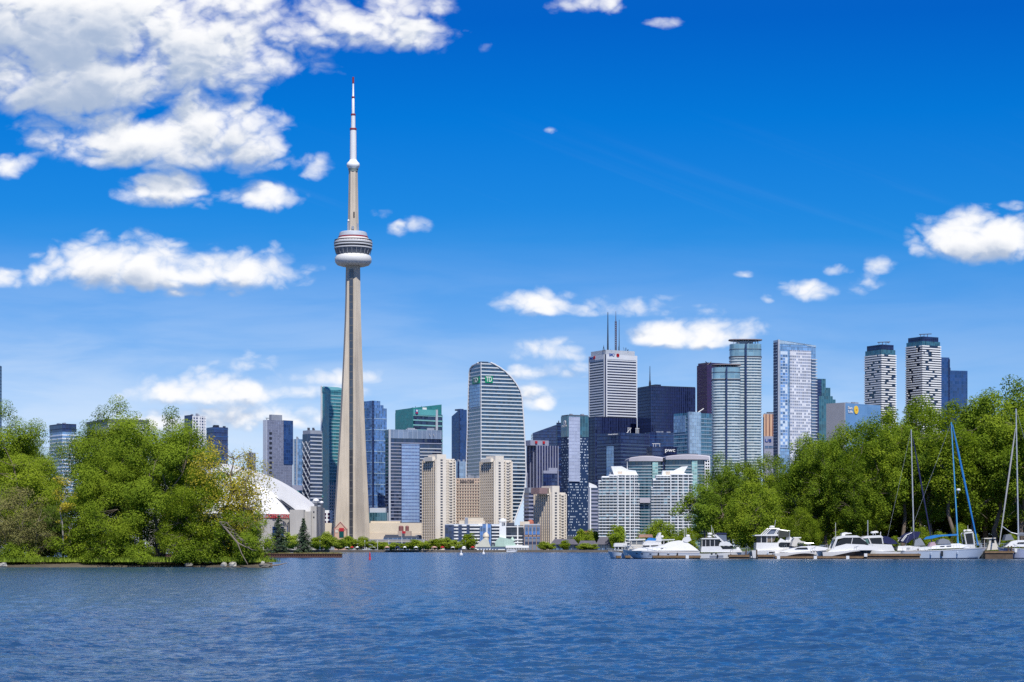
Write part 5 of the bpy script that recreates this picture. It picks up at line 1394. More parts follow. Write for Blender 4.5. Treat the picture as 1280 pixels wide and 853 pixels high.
# -------- the spit with two spruces
DS = 352.0
m = MB(); m.prism([(X(120, DS), DS), (X(427, DS), DS), (X(428, 366), 366), (X(120, 366), 366)], -1, .62)
structure(m.build('spit', mud))
m = MB(); pile = plain('rusty sheet pile', (.13, .06, .045), .85, .35, .5, streak=.3)
n = 180
for i in range(n):
    a = X(160, DS) + (X(427.5, DS) - X(160, DS)) * i / n; m.box(a, a + .19, DS - .35 - (.08 if i % 2 else 0), DS - .02, -1, .55 + .02 * (i % 3))
m.box(X(160, DS), X(427.6, DS), DS - .5, DS - .05, .55, .68)
tag(m.build('seawall', pile), 'short rusty brown sheet pile wall under the two spruces', 'seawall')
o = grass_on('grass', [(X(312 + rr.random() * 114, 354), 352.6 + rr.random() * 6, .6) for _ in range(300)], 7000, .3, 5, .03, leafmat('dry grass', (.16, .17, .04), (.3, .27, .09)))
tag(o, 'dry yellow green grass on the spit around the two spruces', 'grass', kind='stuff')
def spruce(seed, H, Rb, n):
    rng = np.random.default_rng(seed); P = []; Nn = []
    nw = 19; m = MB(); m.path([(0, 0, -.3), (0, 0, H * .5), (0, 0, H)], [.13, .08, .01], 6)
    for k in range(nw):
        u = (k + .4) / nw; z = H * (.04 + .94 * u); R_ = Rb * (1 - u) ** .82 + .05; nbr = int(11 - 5 * u)
        for j in range(nbr):
            a = rng.random() * 6.28; L = R_ * rng.uniform(.65, 1.18); c = int(n * (1 - u * .75) / (nw * 7.0))
            t = rng.random(c) ** .7; sag = -.32 * L * t ** 1.4 + .12 * L * t ** 4
            w = .16 + .2 * L * (1 - t)
            b = np.stack([math.cos(a) * L * t + rng.normal(size=c) * w * .5, math.sin(a) * L * t + rng.normal(size=c) * w * .5, z + sag + rng.normal(size=c) * .07], 1)
            P.append(b); q = rng.normal(size=(c, 3)) * .5 + np.array([math.cos(a) * .3, math.sin(a) * .3, .8]); Nn.append(q)
            m.path([(0, 0, z), (math.cos(a) * L * .9, math.sin(a) * L * .9, z - .24 * L)], [.02, .006], 3)
    P = np.concatenate(P); Nn = np.concatenate(Nn); Nn /= np.linalg.norm(Nn, axis=1, keepdims=True)
    tr = m.build('trunk', BARK); tm = tr.data; bpy.data.objects.remove(tr)
    return leaves_mesh('crown', P, Nn, .2, rng, L_SPRUCE, .3, .5), tm
plant(spruce(1, 6.6, 2.3, 16000), 'left and broader dark spruce on the spit', (X(348.5, 355), 355, .6), 0, 1.0, name='spruce_tree')
plant(spruce(2, 6.1, 1.75, 13000), 'right and narrower dark spruce on the spit', (X(379.5, 355), 355, .6), 0, 1.0, name='spruce_tree')

# -------- the wood behind the marina
DW = 318.0
m = MB(); pts = [(X(775, 330), 330), (X(800, 320), 320), (X(870, 311), 311), (X(1000, 308), 308), (X(1300, 306), 306), (X(1700, 306), 306)]
n = len(pts)
m.loft([[(x, y, -.8) for x, y in pts] + [(pts[-1][0] * 1.8, 520, -.8), (X(800, 520), 520, -.8)], [(x, y + .8, .5) for x, y in pts] + [(pts[-1][0] * 1.8, 520, .5), (X(800, 520), 520, .5)],
        [(x, y + 3, .95) for x, y in pts] + [(pts[-1][0] * 1.8, 520, 1.0), (X(800, 520), 520, 1.0)]])
structure(m.build('island', mud))
KT = [grow(51, 20, 4.2, 6.2, 162, 21850, .3, L_BRIGHT, .3, flat=1.3, clump=0.75, top=.6, shell=.25, ragged=1.0), grow(52, 20, 4.6, 5.4, 162, 23000, .3, L_BROAD, .33, flat=1.3, clump=0.78, top=.6, shell=.25, ragged=1.0)]
kits = [grow(31, 20, 4.7, 2.6, 175, 24149, .31, L_BROAD, .3, flat=1.3, clump=0.81, top=.6, shell=.3, ragged=.8),
        grow(32, 20, 4.1, 3.0, 168, 23000, .31, L_BRIGHT, .28, flat=1.3, clump=0.78, top=.62, shell=.3, ragged=.9),
        grow(33, 20, 5.2, 2.2, 189, 26449, .31, L_BROAD, .34, flat=1.3, clump=0.84, top=.58, shell=.35, ragged=.7),
        grow(34, 20, 3.6, 4.0, 135, 17825, .3, L_WILLOW, .25, flat=1.3, clump=0.75, top=.6, shell=.3, ragged=1.0),
        grow(35, 20, 4.4, .8, 189, 24149, .31, L_BROAD, .3, flat=1.3, clump=0.78, top=.6, shell=.35, ragged=.7)]
def woods(kit, px, pytop, D, label, rz, wid=1.0, group=None, name='tree'):
    h = Z(pytop, D) - .9; k = h / 20.0
    return plant((kits + KT)[kit], label, (X(px, D), D, .9), rz, (k * wid, k * wid, k), name=name, group=group)
GW = 'trees of the wood behind the marina'
# front rank, each told apart by what stands before it
for kit, px, top, D, rz, wid, label in [
    (4, 904, 572, 322, .4, .95, 'tall dark green tree right behind the leaning tree'),
    (2, 998, 566, 326, 2.4, 1.05, 'broad tree just right of the round willow, behind the express cruisers'),
    (0, 1034, 548, 324, 1.1, 1.0, 'leafy tree behind the gap between the two express cruisers'),
    (4, 1066, 552, 320, 3.0, .9, 'leafy tree behind the black sided cruiser'),
    (1, 1092, 530, 322, 4.4, 1.0, 'bright leafy tree left of the white bare mast'),
    (5, 1128, 520, 326, .9, 1.1, 'tall tree just left of the white bare mast'),
    (6, 1160, 510, 324, 5.0, .95, 'tall tree between the white mast and the blue mast'),
    (5, 1186, 512, 320, 2.2, 1.05, 'tall tree directly behind the blue mast'),
    (6, 1214, 500, 325, 3.7, 1.0, 'tall bright tree just right of the blue mast'),
    (5, 1246, 488, 326, .2, 1.1, 'broad tall tree left of the rightmost mast'),
    (6, 1280, 492, 322, 1.9, .95, 'tall tree behind the rightmost mast at the edge of the photo')]:
    woods(kit, px, top, D, label, rz, wid, GW)
# crowns behind
for i, (px, top, D, kit) in enumerate([(892, 590, 352, 0), (915, 566, 360, 2), (938, 568, 350, 1), (962, 572, 358, 4), (985, 566, 364, 0), (1006, 538, 352, 3), (1022, 534, 360, 2),
        (1042, 530, 350, 1), (1060, 536, 362, 4), (1088, 526, 352, 0), (1108, 510, 360, 2), (1128, 504, 366, 1), (1150, 490, 350, 3), (1170, 500, 362, 0), (1192, 494, 354, 3), (1212, 486, 364, 1),
        (1232, 476, 352, 2), (1254, 482, 360, 4), (1274, 484, 350, 1), (1300, 486, 356, 0), (1330, 494, 340, 2), (1350, 500, 328, 4), (1385, 496, 332, 1), (1420, 510, 326, 0), (1460, 500, 334, 2), (1500, 515, 328, 4), (1400, 490, 360, 0), (1470, 488, 362, 3), (1020, 545, 390, 0), (1120, 520, 395, 4), (1200, 505, 392, 2), (1260, 500, 396, 0)]):
    woods(kit, px, top, D, 'leafy crown in the back rows of the wood behind the marina boats', (i * 2.4) % 6.28, .85 + .25 * ((i * 7) % 5) / 5, 'back row trees of the wood')
KU = (kits[4][0].copy(), kits[4][1]); KU[0].materials[0] = L_DARK  # darker leaf copy: the wood's inner shade is put into the leaf colour
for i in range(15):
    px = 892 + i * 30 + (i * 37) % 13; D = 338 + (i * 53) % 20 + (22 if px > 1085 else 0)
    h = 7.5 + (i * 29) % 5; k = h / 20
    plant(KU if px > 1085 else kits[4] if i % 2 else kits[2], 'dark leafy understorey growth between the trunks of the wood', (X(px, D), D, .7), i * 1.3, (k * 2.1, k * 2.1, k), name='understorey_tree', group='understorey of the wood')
K_BALL = grow(36, 11, 4.6, .2, 130, 26000, .24, L_BRIGHT, .28, stems=2, clump=.85, top=.55, shell=.45, droop=.6, lower=.9, ragged=.35)
plant(K_BALL, 'round drooping willow behind the tall flybridge boat', (X(944, 314), 314, .8), .5, 1.0, name='willow_tree')
plant(K_BALL, 'smaller round bush behind the bow of the tall flybridge boat', (X(1004, 312), 312, .8), 2.8, .62, name='willow_tree')
K_LEAN = grow(37, 10.6, 3.1, 2.2, 60, 10500, .26, L_BROAD, .24, clump=.85, top=.55, shell=.4, lean=(-2.4, 0), ragged=1.0)
plant(K_LEAN, 'leaning tree in front of the right white condo', (X(884, 313), 313, .8), .0, .98)
K_FB = grow(38, 4.2, 3.0, .1, 60, 12000, .22, L_BRIGHT, .14, stems=3, clump=.75, top=.6, shell=.35, lower=.95)
plant(K_FB, 'round green bush behind the longest white motor yacht', (X(822, 330), 330, .5), .0, (1.05, 1, 1.2), name='bush', cat='bush')
plant(K_FB, 'lower green bush between the longest motor yacht and the leaning tree', (X(856, 322), 322, .6), 2.0, (.8, .8, .9), name='bush', cat='bush')
for i, (px, sc_, lab) in enumerate([(1075, .36, 'small yellow green bush behind the black sided cruiser'), (1116, .4, 'small yellow green bush left of the white bare mast'), (1152, .62, 'bright bush between the white mast and the blue mast'), (1205, .7, 'yellow green bush right of the blue mast'),
                       (1176, .5, 'bright bush directly behind the blue boom cover'), (1262, .45, 'small bush left of the rightmost mast')]):
    plant(K_FB, lab, (X(px, 312), 312, .85), i * 1.3, (sc_, sc_, sc_ * 1.35), name='bush', cat='bush', group='bushes at the foot of the wood')
gp = [(X(880 + rr.random() * 430, 311), 309.5 + rr.random() * 5, .8) for _ in range(900)]
o = grass_on('undergrowth', gp, 22000, .7, 8, .09, leafmat('undergrowth blades', (.05, .1, .012), (.14, .21, .02)))
tag(o, 'low green undergrowth along the bank behind the boats', 'undergrowth', kind='stuff')

# -------- trees along the far shore
K_ST = [grow(41 + i, 9, 4.0, 1.0, 44, 5000, .75, (L_STREET, L_BRIGHT, L_STREET)[i], .2, clump=1.5, top=.55, shell=.35) for i in range(3)]
def street(px, top, wpx, D, label, i):
    h = Z(top, D) - GZ; k = h / 9; w = wpx * D / F / 6.6
    plant(K_ST[i % 3], label, (X(px, D), D, GZ), i * 1.7, (w, w, k), name='street_tree', group='trees along the far shore')
for i, (px, top, w, lab) in enumerate([
    (364, 668, 16, 'far shore tree between the two spruces'), (396, 672, 15, 'far shore tree right of the narrower spruce'), (408, 667, 17, 'taller far shore tree left of the gabled building'),
    (423, 673, 14, 'far shore tree in front of the gabled building'), (436, 671, 15, 'far shore tree in front of the left half of the observation tower base'), (452, 672, 15, 'far shore tree in front of the middle of the observation tower base'),
    (466, 677, 13, 'low far shore tree at the right foot of the observation tower'), (478, 678, 14, 'low far shore tree behind the red buoy'), (492, 679, 14, 'low far shore tree left of the twin drums'), (506, 679, 11, 'low far shore tree below the twin drums'),
    (518, 675, 15, 'far shore tree right of the twin drums'), (524, 677, 12, 'smaller tree leaning against the one right of the twin drums'), (536, 676, 13, 'far shore tree at the left foot of the leftmost tan condo'), (547, 674, 14, 'far shore tree at the middle of the leftmost tan condo'),
    (559, 673, 14, 'far shore tree at the right foot of the leftmost tan condo'), (571, 677, 12, 'far shore tree in front of the dark blue apartment block'), (586, 668, 14, 'tallest far shore tree, left of the ferry hall'),
    (679, 678, 12, 'far shore tree at the foot of the shortest tan condo'), (688, 679, 9, 'small far shore tree right of the foot of the shortest tan condo')]):
    street(px, top, w, 1945 if px < 480 else 1918, lab, i)
for i, (px, top, w, D, lab) in enumerate([(706, 676, 10, 1912, 'small tree in front of the left slate pavilion'), (729, 680, 13, 1910, 'left small tree before the middle slate pavilion'), (739, 680, 13, 1908, 'right small tree before the middle slate pavilion'),
    (727, 663, 14, 1975, 'left tree behind the slate pavilions'), (738, 664, 15, 1978, 'middle tree behind the slate pavilions'), (747, 666, 13, 1980, 'right tree behind the slate pavilions'), (772, 658, 16, 1925, 'tree at the right foot of the left white condo')]):
    street(px, top, w, D, lab, i + 1)

# ------------------------------------------------------------------ boats
GEL = plain('white gelcoat', (.8, .8, .79), .28, .04, .5, coat=.4)
GELB = plain('pale blue gelcoat', (.5, .58, .7), .25, .06, .5, coat=.5)
GELC = plain('cream gelcoat', (.74, .7, .62), .35, .06, .5)
TINT = plain('tinted boat window', (.012, .014, .02), .06, .1, 1)
BLACKH = plain('black hull paint', (.012, .012, .016), .15, .1, 1, coat=.5)
BOOT = plain('boot stripe', (.02, .03, .07), .4, .1)
NAVYC = plain('navy canvas', (.012, .018, .085), .85, .15, 2)
BLUEC = plain('blue canvas', (.014, .2, .56), .8, .12, 2)
GREYC = plain('grey canvas', (.2, .22, .26), .85, .12, 2)
WHITEC = plain('white canvas', (.78, .78, .76), .8, .06, 1)
ALU = plain('aluminium', (.55, .57, .6), .35, .1, 1, metal=.3)
CHROME = plain('stainless rail', (.6, .62, .65), .25, .1, 1, metal=.5)
TEAK = plain('weathered planks', (.27, .17, .09), .85, .3, 1.6, streak=.2)
TEAKD = plain('dark wet timber', (.11, .075, .05), .8, .3, 1.6)

class Boat:
    """a boat lying side on; px_stern / px_bow give its length, everything is laid out along its side"""
    def __init__(s, name, label, px_stern, px_bow, D, beam, fb_s, fb_b, hull=GEL, cat='boat', group='boats at the marina docks', rake=.1, draft=.45, boot=True, stripe=None, sternrake=.02, flare=.16):
        s.D, s.k = D, D / F; s.pc = (px_stern + px_bow) / 2
        s.dir = 1 if px_bow > px_stern else -1
        s.L = abs(px_bow - px_stern) * s.k; s.B = beam / 2; s.fs, s.fb, s.rake, s.dr, s.sr, s.flare = fb_s, fb_b, rake, draft, sternrake, flare
        s.root = thing(name, label, cat, (X(s.pc, D), D, 0), 0, group)
        m = MB(); N_ = 22; rings = []
        for i in range(N_ + 1):
            rings.append(s.station(i / N_))
        m.loft(rings); s.hull = m.build('hull', hull, s.root, smooth=True)
        if boot: s.strip('boot_stripe', BOOT, 0, .985, -.12, .1)
        if stripe: s.strip('stripe', stripe, .02, .97, .72, .8)
    def half(s, u): return s.B * (.9 + .1 * min(1, u / .4)) * max(0.02, (1 - max(0, (u - .42) / .58) ** 2.3))
    def sheer(s, u): return s.fs + (s.fb - s.fs) * u ** 1.7
    def xat(s, u, f): 
        x = -s.L / 2 + s.L * u
        x -= s.rake * s.L * (1 - f) * max(0, (u - .55) / .45) ** 1.6
        x += s.sr * s.L * (1 - f) * max(0, 1 - u / .2)
        return x * s.dir
    def side(s, u, f):
        """point on the side, f = 0 at the waterline, 1 at the deck edge"""
        b = s.half(u); fl = s.flare * (.4 + .9 * max(0, (u - .5) / .5))
        return s.xat(u, f), b * (1 - fl * (1 - f)), s.sheer(u) * f
    def station(s, u):
        p = []
        for f in (1, .75, .5, .25, 0): p.append(s.side(u, f))
        xk = s.xat(u, -.15); kz = -s.dr * (1 - max(0, (u - .7) / .3) ** 2 * .95)
        b = s.half(u)
        ring = [(x, -y, z) for x, y, z in p] + [(xk, -b * .45, kz * .7), (xk, 0, kz), (xk, b * .45, kz * .7)] + [(x, y, z) for x, y, z in reversed(p)] + [(s.xat(u, 1), 0, s.sheer(u) + .05 * b)]
        return ring if s.dir > 0 else ring[::-1]
    def strip(s, name, mat, u0, u1, f0, f1, off=.02, n=16, parent=None):
        m = MB()
        for sg in (-1, 1):
            for i in range(n):
                q = []
                for u, f in ((i, f0), (i + 1, f0), (i + 1, f1), (i, f1)):
                    uu = u0 + (u1 - u0) * u / n
                    ff = f(uu) if callable(f) else f
                    x, y, z = s.side(uu, ff); q.append((x, sg * (y + off), z))
                m.face(q)
        return m.build(name, mat, parent or s.root)
    def x(s, px): return (px - s.pc) * s.k
    def z(s, py): return CH + (HOR - py) * s.k
    def P(s, pts): return [(s.x(a), s.z(b)) for a, b in pts]
    def blk(s, name, mat, pts, w, y=0.0, inset=0.0, parent=None):
        """block with the given side outline (photo pixels) and half width w"""
        return MB().xz(s.P(pts), y - w, y + w, inset).build(name, mat, parent or s.root)
    def bars(s, name, mat, segs, r=.03, ys=(0,), parent=None):
        m = MB()
        for a, b in segs:
            for y in ys: m.tube((s.x(a[0]), y, s.z(a[1])), (s.x(b[0]), y, s.z(b[1])), r, r, 5)
        return m.build(name, mat, parent or s.root)
    def rail(s, u0, u1, h=.6, n=9):
        m = MB(); 
        for sg in (-1, 1):
            pr = None
            for i in range(n + 1):
                u = u0 + (u1 - u0) * i / n; x, y, z = s.side(u, 1); y *= .93
                m.tube((x, sg * y, z), (x, sg * y, z + h), .016, .016, 4)
                if pr: m.tube(pr, (x, sg * y, z + h), .018, .018, 4)
                pr = (x, sg * y, z + h)
        return m.build('railing', CHROME, s.root)
    def ports(s, us, f, w=.14, h=.07, mat=None):
        for u in us:
            m = MB(); 
            for sg in (-1, 1):
                q = [s.side(u + du / s.L, f + df / s.sheer(u)) for du, df in ((-w, -h), (w, -h), (w, h), (-w, h))]
                m.face([(x, sg * (y + .025), z) for x, y, z in q])
            m.build('porthole', mat or TINT, s.root)
    def radar(s, px, py, w=.5, y=0):
        m = MB(); x, z = s.x(px), s.z(py); m.lathe([(.02, z - .12), (w * .5, z - .1), (w * .5, z + .06), (w * .3, z + .16), (.02, z + .18)], 14, x, y); m.tube((x, y, z - .5), (x, y, z - .1), .05)
        return m.build('radar', GEL, s.root, smooth=True)
    def mast(s, p0, p1, r, mat, spread=(), wires=True, name='mast', stays=()):
        m = MB(); a = (s.x(p0[0]), 0, s.z(p0[1])); b = (s.x(p1[0]), 0, s.z(p1[1])); m.tube(a, b, r, r * .7, 8)
        o = m.build(name, mat, s.root)
        m = MB()
        for py, w in spread:
            t = (py - p0[1]) / (p1[1] - p0[1]); x = a[0] + (b[0] - a[0]) * t; z = s.z(py)
            m.tube((x - .25 * w, -w, z - .05), (x, 0, z), .035, .045, 5); m.tube((x + .25 * w, w, z - .05), (x, 0, z), .035, .045, 5)
        if spread: m.build('spreader', mat, o)
        if wires:
            m = MB()
            for sg in (-1, 1):
                pr = b
                for py, w in sorted(spread): 
                    t = (py - p0[1]) / (p1[1] - p0[1]); q = (a[0] + (b[0] - a[0]) * t + sg * .25 * w, sg * w, s.z(py) - .05); m.tube(pr, q, .012, .012, 3); pr = q
                m.tube(pr, (a[0] + sg * .2, sg * s.B * .9, s.fs + .1), .012, .012, 3)
            for q in stays: m.tube(b, (s.x(q[0]), 0, s.z(q[1])), .013, .013, 3)
            m.build('rigging', ALU, o)
        return o

def fenders(b, us, mat=None):
    for u in us:
        x, y, z = b.side(u, .8)
        m = MB(); m.lathe([(.02, z - .5), (.1, z - .42), (.11, z - .1), (.02, z)], 8, x, -y - .12); m.tube((x, -y - .12, z), (x, -b.half(u) * .97, b.sheer(u) + .1), .015, .015, 3)
        m.build('fender', mat or BLACKH, b.root, smooth=True)
# farthest left small cruiser
b = Boat('motor_boat', 'small white cabin cruiser at the far left end of the marina', 788, 760, 312, 3.0, .75, 1.05, GELB, rake=.12)
b.blk('cabin', GEL, [(767.5, 688), (769, 683.5), (784, 683.5), (784, 689)], 1.15); b.blk('window', TINT, [(768.6, 687.2), (769.6, 684), (783, 684), (783, 687)], 1.17)
b.blk('hard_top', GEL, [(766.8, 683.6), (767.5, 680), (769, 679), (783, 679), (784.6, 683.6)], 1.3)
b.bars('window_frame', GEL, [((772.5, 687.2), (772.5, 684)), ((777, 687.2), (777, 684)), ((780.5, 687.2), (780.5, 684))], .06, (-1.17, 1.17)); b.rail(.55, .98, .5)
b = Boat('motor_boat', 'hard topped cruiser behind the bow of the longest motor yacht', 812, 778, 310, 3.4, 1.0, 1.35, GEL)
b.blk('cabin', GELC, [(784, 688), (788.5, 681), (808, 681), (810, 688)], 1.3); b.blk('window', plain('smoky boat glass', (.2, .22, .24), .1, .2), [(788, 681), (789, 676), (803, 676), (804, 681)], 1.25)
b.blk('hard_top', GEL, [(785, 676), (785.5, 674.2), (806, 673.6), (806, 675.6)], 1.4); b.bars('window_frame', GELC, [((788.6, 681), (788.8, 676)), ((795, 681), (795, 676)), ((803.6, 681), (803.4, 676))], .06, (-1.27, 1.27)); b.rail(.5, .97)
b.blk('awning', plain('rust awning', (.42, .24, .17), .8), [(798, 672), (799.5, 668.3), (815, 668.3), (816, 672)], 1.2, .6); b.bars('awning_frame', CHROME, [((799, 680), (799, 672)), ((815, 680), (815, 672))], .03, (-1, 1))
b = Boat('motor_boat', 'flybridge cruiser with blue bridge cover and white swept arch', 846, 786, 306, 3.9, 1.0, 1.4, GEL)
b.blk('cabin', GEL, [(799, 689), (801.5, 683.2), (806, 681.2), (826, 680.5), (842, 681), (843, 689)], 1.5); b.blk('window', TINT, [(801.5, 684.6), (803.4, 682.4), (811, 682), (811, 683.6)], 1.52); b.blk('window', TINT, [(813, 683.4), (813, 682), (822, 681.8), (822, 683)], 1.52)
b.blk('flybridge', GEL, [(802.5, 681.3), (804.5, 677.6), (809, 676), (825.5, 676.5), (826, 681)], 1.35); b.blk('bridge_cover', BLUEC, [(806.5, 676.4), (809, 674.6), (811, 672.3), (821, 673.6), (822, 676.4)], 1.1)
for y in (-1.3, 1.3): b.blk('arch', GEL, [(818.6, 676.5), (823.0, 666.6), (825.6, 666), (825.2, 671), (826.6, 677)], .09, y)
b.blk('arch_top', GEL, [(822.6, 667.6), (823.0, 666.2), (825.6, 665.9), (825.4, 667.4)], 1.35)
b.blk('hard_top', GEL, [(825, 676), (825, 674.6), (842.5, 674.2), (842.5, 675.4)], 1.4); b.bars('post', GEL, [((829, 681), (829, 675)), ((834.5, 681), (834.5, 675)), ((841, 681), (841, 675))], .05, (-1.3, 1.3)); b.blk('window', TINT, [(827, 680.4), (827, 676.4), (831.5, 676.4), (831.5, 680.4)], 1.0); b.radar(827.5, 671)
b = Boat('motor_yacht', 'longest white motor yacht, its cockpit under a white cover', 873.5, 779.5, 300, 4.0, 1.02, 1.2, GELB, rake=.14, cat='yacht')
fenders(b, (.3, .55), None)
b.strip('rub_rail', GEL, 0, .99, .82, 1.01, .035); b.strip('hull_stripe', plain('grey stripe', (.3, .34, .42), .3), .02, .7, .36, .44); b.ports((.42, .66, .78, .86), .62, .16, .06)
b.blk('deck_house', GEL, [(789, 688.6), (797, 685.6), (812, 684.4), (832, 681.5), (846, 683), (850, 688.6)], 1.45, inset=.2); b.blk('window', TINT, [(824.5, 686.3), (826.5, 685.2), (828.5, 685.3), (827, 686.4)], 1.47)
b.blk('cockpit_cover', WHITEC, [(823, 686.6), (831, 680.5), (838, 677.4), (848, 675.8), (855, 676.6), (861, 680), (866, 683.5), (872.5, 688.6), (823, 688.6)], 1.5, inset=.35)
for y in (-1.2, 1.2): b.blk('arch', GEL, [(853, 677), (855, 672.6), (858.5, 671), (861.4, 671.6), (863.5, 675.4), (858, 678.6)], .08, y)
b.blk('arch_top', GEL, [(858, 673), (858.6, 671), (861.4, 671.4), (862, 673)], 1.25); b.radar(860, 670, .6); b.bars('antenna', GEL, [((855.5, 674), (855.3, 657.5)), ((857.5, 672), (857.6, 660))], .025); b.rail(.45, .98, .55)

# aft cabin cruiser
b = Boat('motor_boat', 'cruiser with a smoky glazed aft enclosure and low bow, in front of the leaning tree', 872.5, 938, 301, 3.6, .7, 1.08, GEL, rake=.12)
fenders(b, (.35, .6), None)
b.blk('swim_platform', GEL, [(871.5, 697.4), (871.5, 695.6), (883, 695), (885, 698)], 1.4); b.strip('hull_window', plain('grey hull panel', (.3, .32, .38), .3), .2, .46, .25, .62)
b.blk('cabin', GEL, [(875, 690.5), (876, 683.4), (899, 683), (902, 686.9), (918, 686.6), (926, 688.6), (926, 690.5)], 1.45); b.ports((.24, .32), .92, .12, .07)
b.blk('enclosure', TINT, [(876.5, 683.4), (876.3, 674.2), (897, 674.2), (897.5, 683.4)], 1.35); b.bars('enclosure_frame', GEL, [((876.4, 683.4), (876.4, 674)), ((881, 683.4), (881, 674)), ((886.5, 683.4), (886.5, 674)), ((892, 683.4), (892, 674))], .04, (-1.37, 1.37))
b.blk('hard_top', GEL, [(875.8, 674.3), (875.8, 673), (896, 672.6), (899, 674.3)], 1.5); b.blk('bridge_front', GEL, [(897, 682.6), (899, 678.2), (906.5, 676.8), (911, 678.6), (915, 682.2)], 1.35); b.blk('window', TINT, [(900.6, 687), (901.5, 682.9), (912.6, 682.9), (915.2, 687)], 1.38)
b.bars('arch', GEL, [((892.2, 669), (902.4, 678)), ((893.4, 668.6), (903.4, 677.6))], .07, (-1.25, 1.25)); b.blk('bimini', NAVYC, [(894.6, 668.8), (895.6, 666.2), (907, 666.4), (908, 668)], 1.1); b.blk('wind_screen', plain('smoky plastic', (.16, .19, .26), .2), [(897, 676.6), (897, 669), (907, 669), (907.6, 676.4)], 1.05)
b.radar(887.5, 667.6, .7); b.radar(886.8, 671, .6); b.bars('antenna', GEL, [((890, 673), (889.3, 656.8)), ((893, 669), (890.6, 660))], .022); b.rail(.6, .99, .5); b.blk('seat', WHITEC, [(919.5, 688), (920.5, 684.6), (923, 684), (926, 688)], .5)

# tall flybridge boat
b = Boat('motor_yacht', 'tall flybridge boat with a raked white arch and glazed aft deck', 938, 1003, 303, 4.2, 1.15, 1.7, GEL, rake=.12, cat='yacht')
fenders(b, (.3,), GELB)
b.blk('swim_platform', GEL, [(937, 697.2), (937, 695.4), (949, 694.6), (951, 698)], 1.6); b.ports((.38,), .72, .42, .09)
b.blk('aft_house', GEL, [(943.5, 690), (944, 678.6), (970, 678.6), (974, 673), (981, 676.5), (990, 677), (998, 683.5), (1000, 688), (985, 690)], 1.65); b.blk('aft_glazing', TINT, [(944.2, 678.6), (944, 670), (957, 670), (957, 678.6)], 1.5); b.blk('aft_glazing', plain('amber cabin glass', (.22, .18, .13), .15, .5, 3), [(957, 678), (957, 670), (968.5, 670), (966, 677)], 1.5)
b.bars('window_frame', GEL, [((950, 678.6), (950, 670)), ((957, 678.6), (957, 670)), ((963, 678), (963, 670))], .05, (-1.53, 1.53)); b.blk('hard_top', GEL, [(941.8, 670.2), (941.8, 668.9), (970.5, 667.8), (970.5, 670.2)], 1.75)
b.bars('arch', GEL, [((952.5, 668.6), (960.3, 661)), ((955.5, 668.6), (962.5, 661.4)), ((972.3, 661.2), (968.3, 668.6)), ((960, 661), (972.5, 661.2)), ((966.5, 668.6), (970.4, 661.4))], .07, (-1.35, 1.35)); b.blk('bridge_screen', plain('smoky plastic', (.16, .19, .26), .2), [(957, 667.8), (962, 662.2), (968.6, 662.4), (966, 667.8)], 1.25)
b.blk('arch_top', GEL, [(960, 661.6), (961.6, 660.2), (971.6, 660.4), (972, 661.8)], 1.4); b.radar(965, 658.8, .8); b.blk('window', TINT, [(971.4, 683), (971.6, 679.6), (974, 678.2), (988, 678.6), (994, 683.5), (974, 684.4)], 1.68)
b.blk('bridge_mesh', plain('dark mesh', (.05, .055, .05), .9), [(971.5, 672.6), (972.5, 663), (985.6, 665.4), (986.5, 671)], 1.2); b.bars('bimini_frame', ALU, [((971.5, 672), (972.5, 662)), ((985, 674), (986, 664)), ((972.5, 662), (986, 664))], .03, (-1.2, 1.2)); b.blk('tender', WHITEC, [(981, 676.6), (982, 672), (985.5, 670.6), (989, 672.4), (993.5, 676.8)], .9); b.rail(.62, .99, .55)
b.bars('antenna', GEL, [((968, 661), (969.4, 650))], .02)

# express cruisers
b = Boat('motor_boat', 'low express cruiser with a dark hull swoosh, in front of the tall flybridge boat', 967, 1036, 299.5, 3.5, .8, 1.5, GEL, rake=.14)
b.strip('hull_swoosh', TINT, .16, .8, lambda u: .3 + .1 * u, lambda u: .34 + .42 * math.sin(math.pi * min(1, max(0, (u - .16) / .64))) ** .8)
b.blk('deck', GEL, [(974, 690.6), (987, 685.8), (1000, 683.3), (1016, 682.4), (1034, 685), (1030, 688), (1000, 691)], 1.3, inset=.15); b.blk('window', TINT, [(992, 686.5), (996, 684.8), (1007, 684.5), (1008.6, 686.6)], 1.32); b.ports((.66, .71, .76), .86, .1, .05)
b.blk('windshield', TINT, [(992.5, 684.6), (998.6, 680.6), (1001.5, 680.4), (1004.5, 683.2)], 1.15); b.blk('arch', GELC, [(988, 682.5), (990, 675.6), (992.6, 672.8), (996, 672.6), (1000, 676.5), (1005.5, 677.4), (1004, 679), (996, 678.4), (992.5, 683.6)], 1.2)
b.blk('arch_top', GEL, [(990.5, 673.2), (990.6, 671.7), (1000.5, 671.7), (1000, 673)], 1.0); b.blk('seat', GELC, [(1010, 693.5), (1010.6, 689), (1014.6, 687.4), (1018.6, 690), (1018.6, 693.5)], 1.45, .2); b.bars('rail', CHROME, [((1003, 678), (1012, 681.6)), ((1005, 681), (1005, 678.8)), ((1012, 682.6), (1012, 679)), ((1005, 678.8), (1016, 679.4))], .025, (-1, 1)); b.rail(.65, .98, .5)
b = Boat('motor_yacht', 'sleek black sided cruiser with a white hard top', 1026, 1092, 300, 3.8, .95, 1.66, GEL, rake=.12, cat='yacht')
b.strip('black_side', BLACKH, .16, 1.0, lambda u: .1, lambda u: .3 + .52 * min(1, max(0, (u - .14) / .4)) ** .7, .03); b.strip('hull_window', TINT, .36, .8, .44, .62, .05)
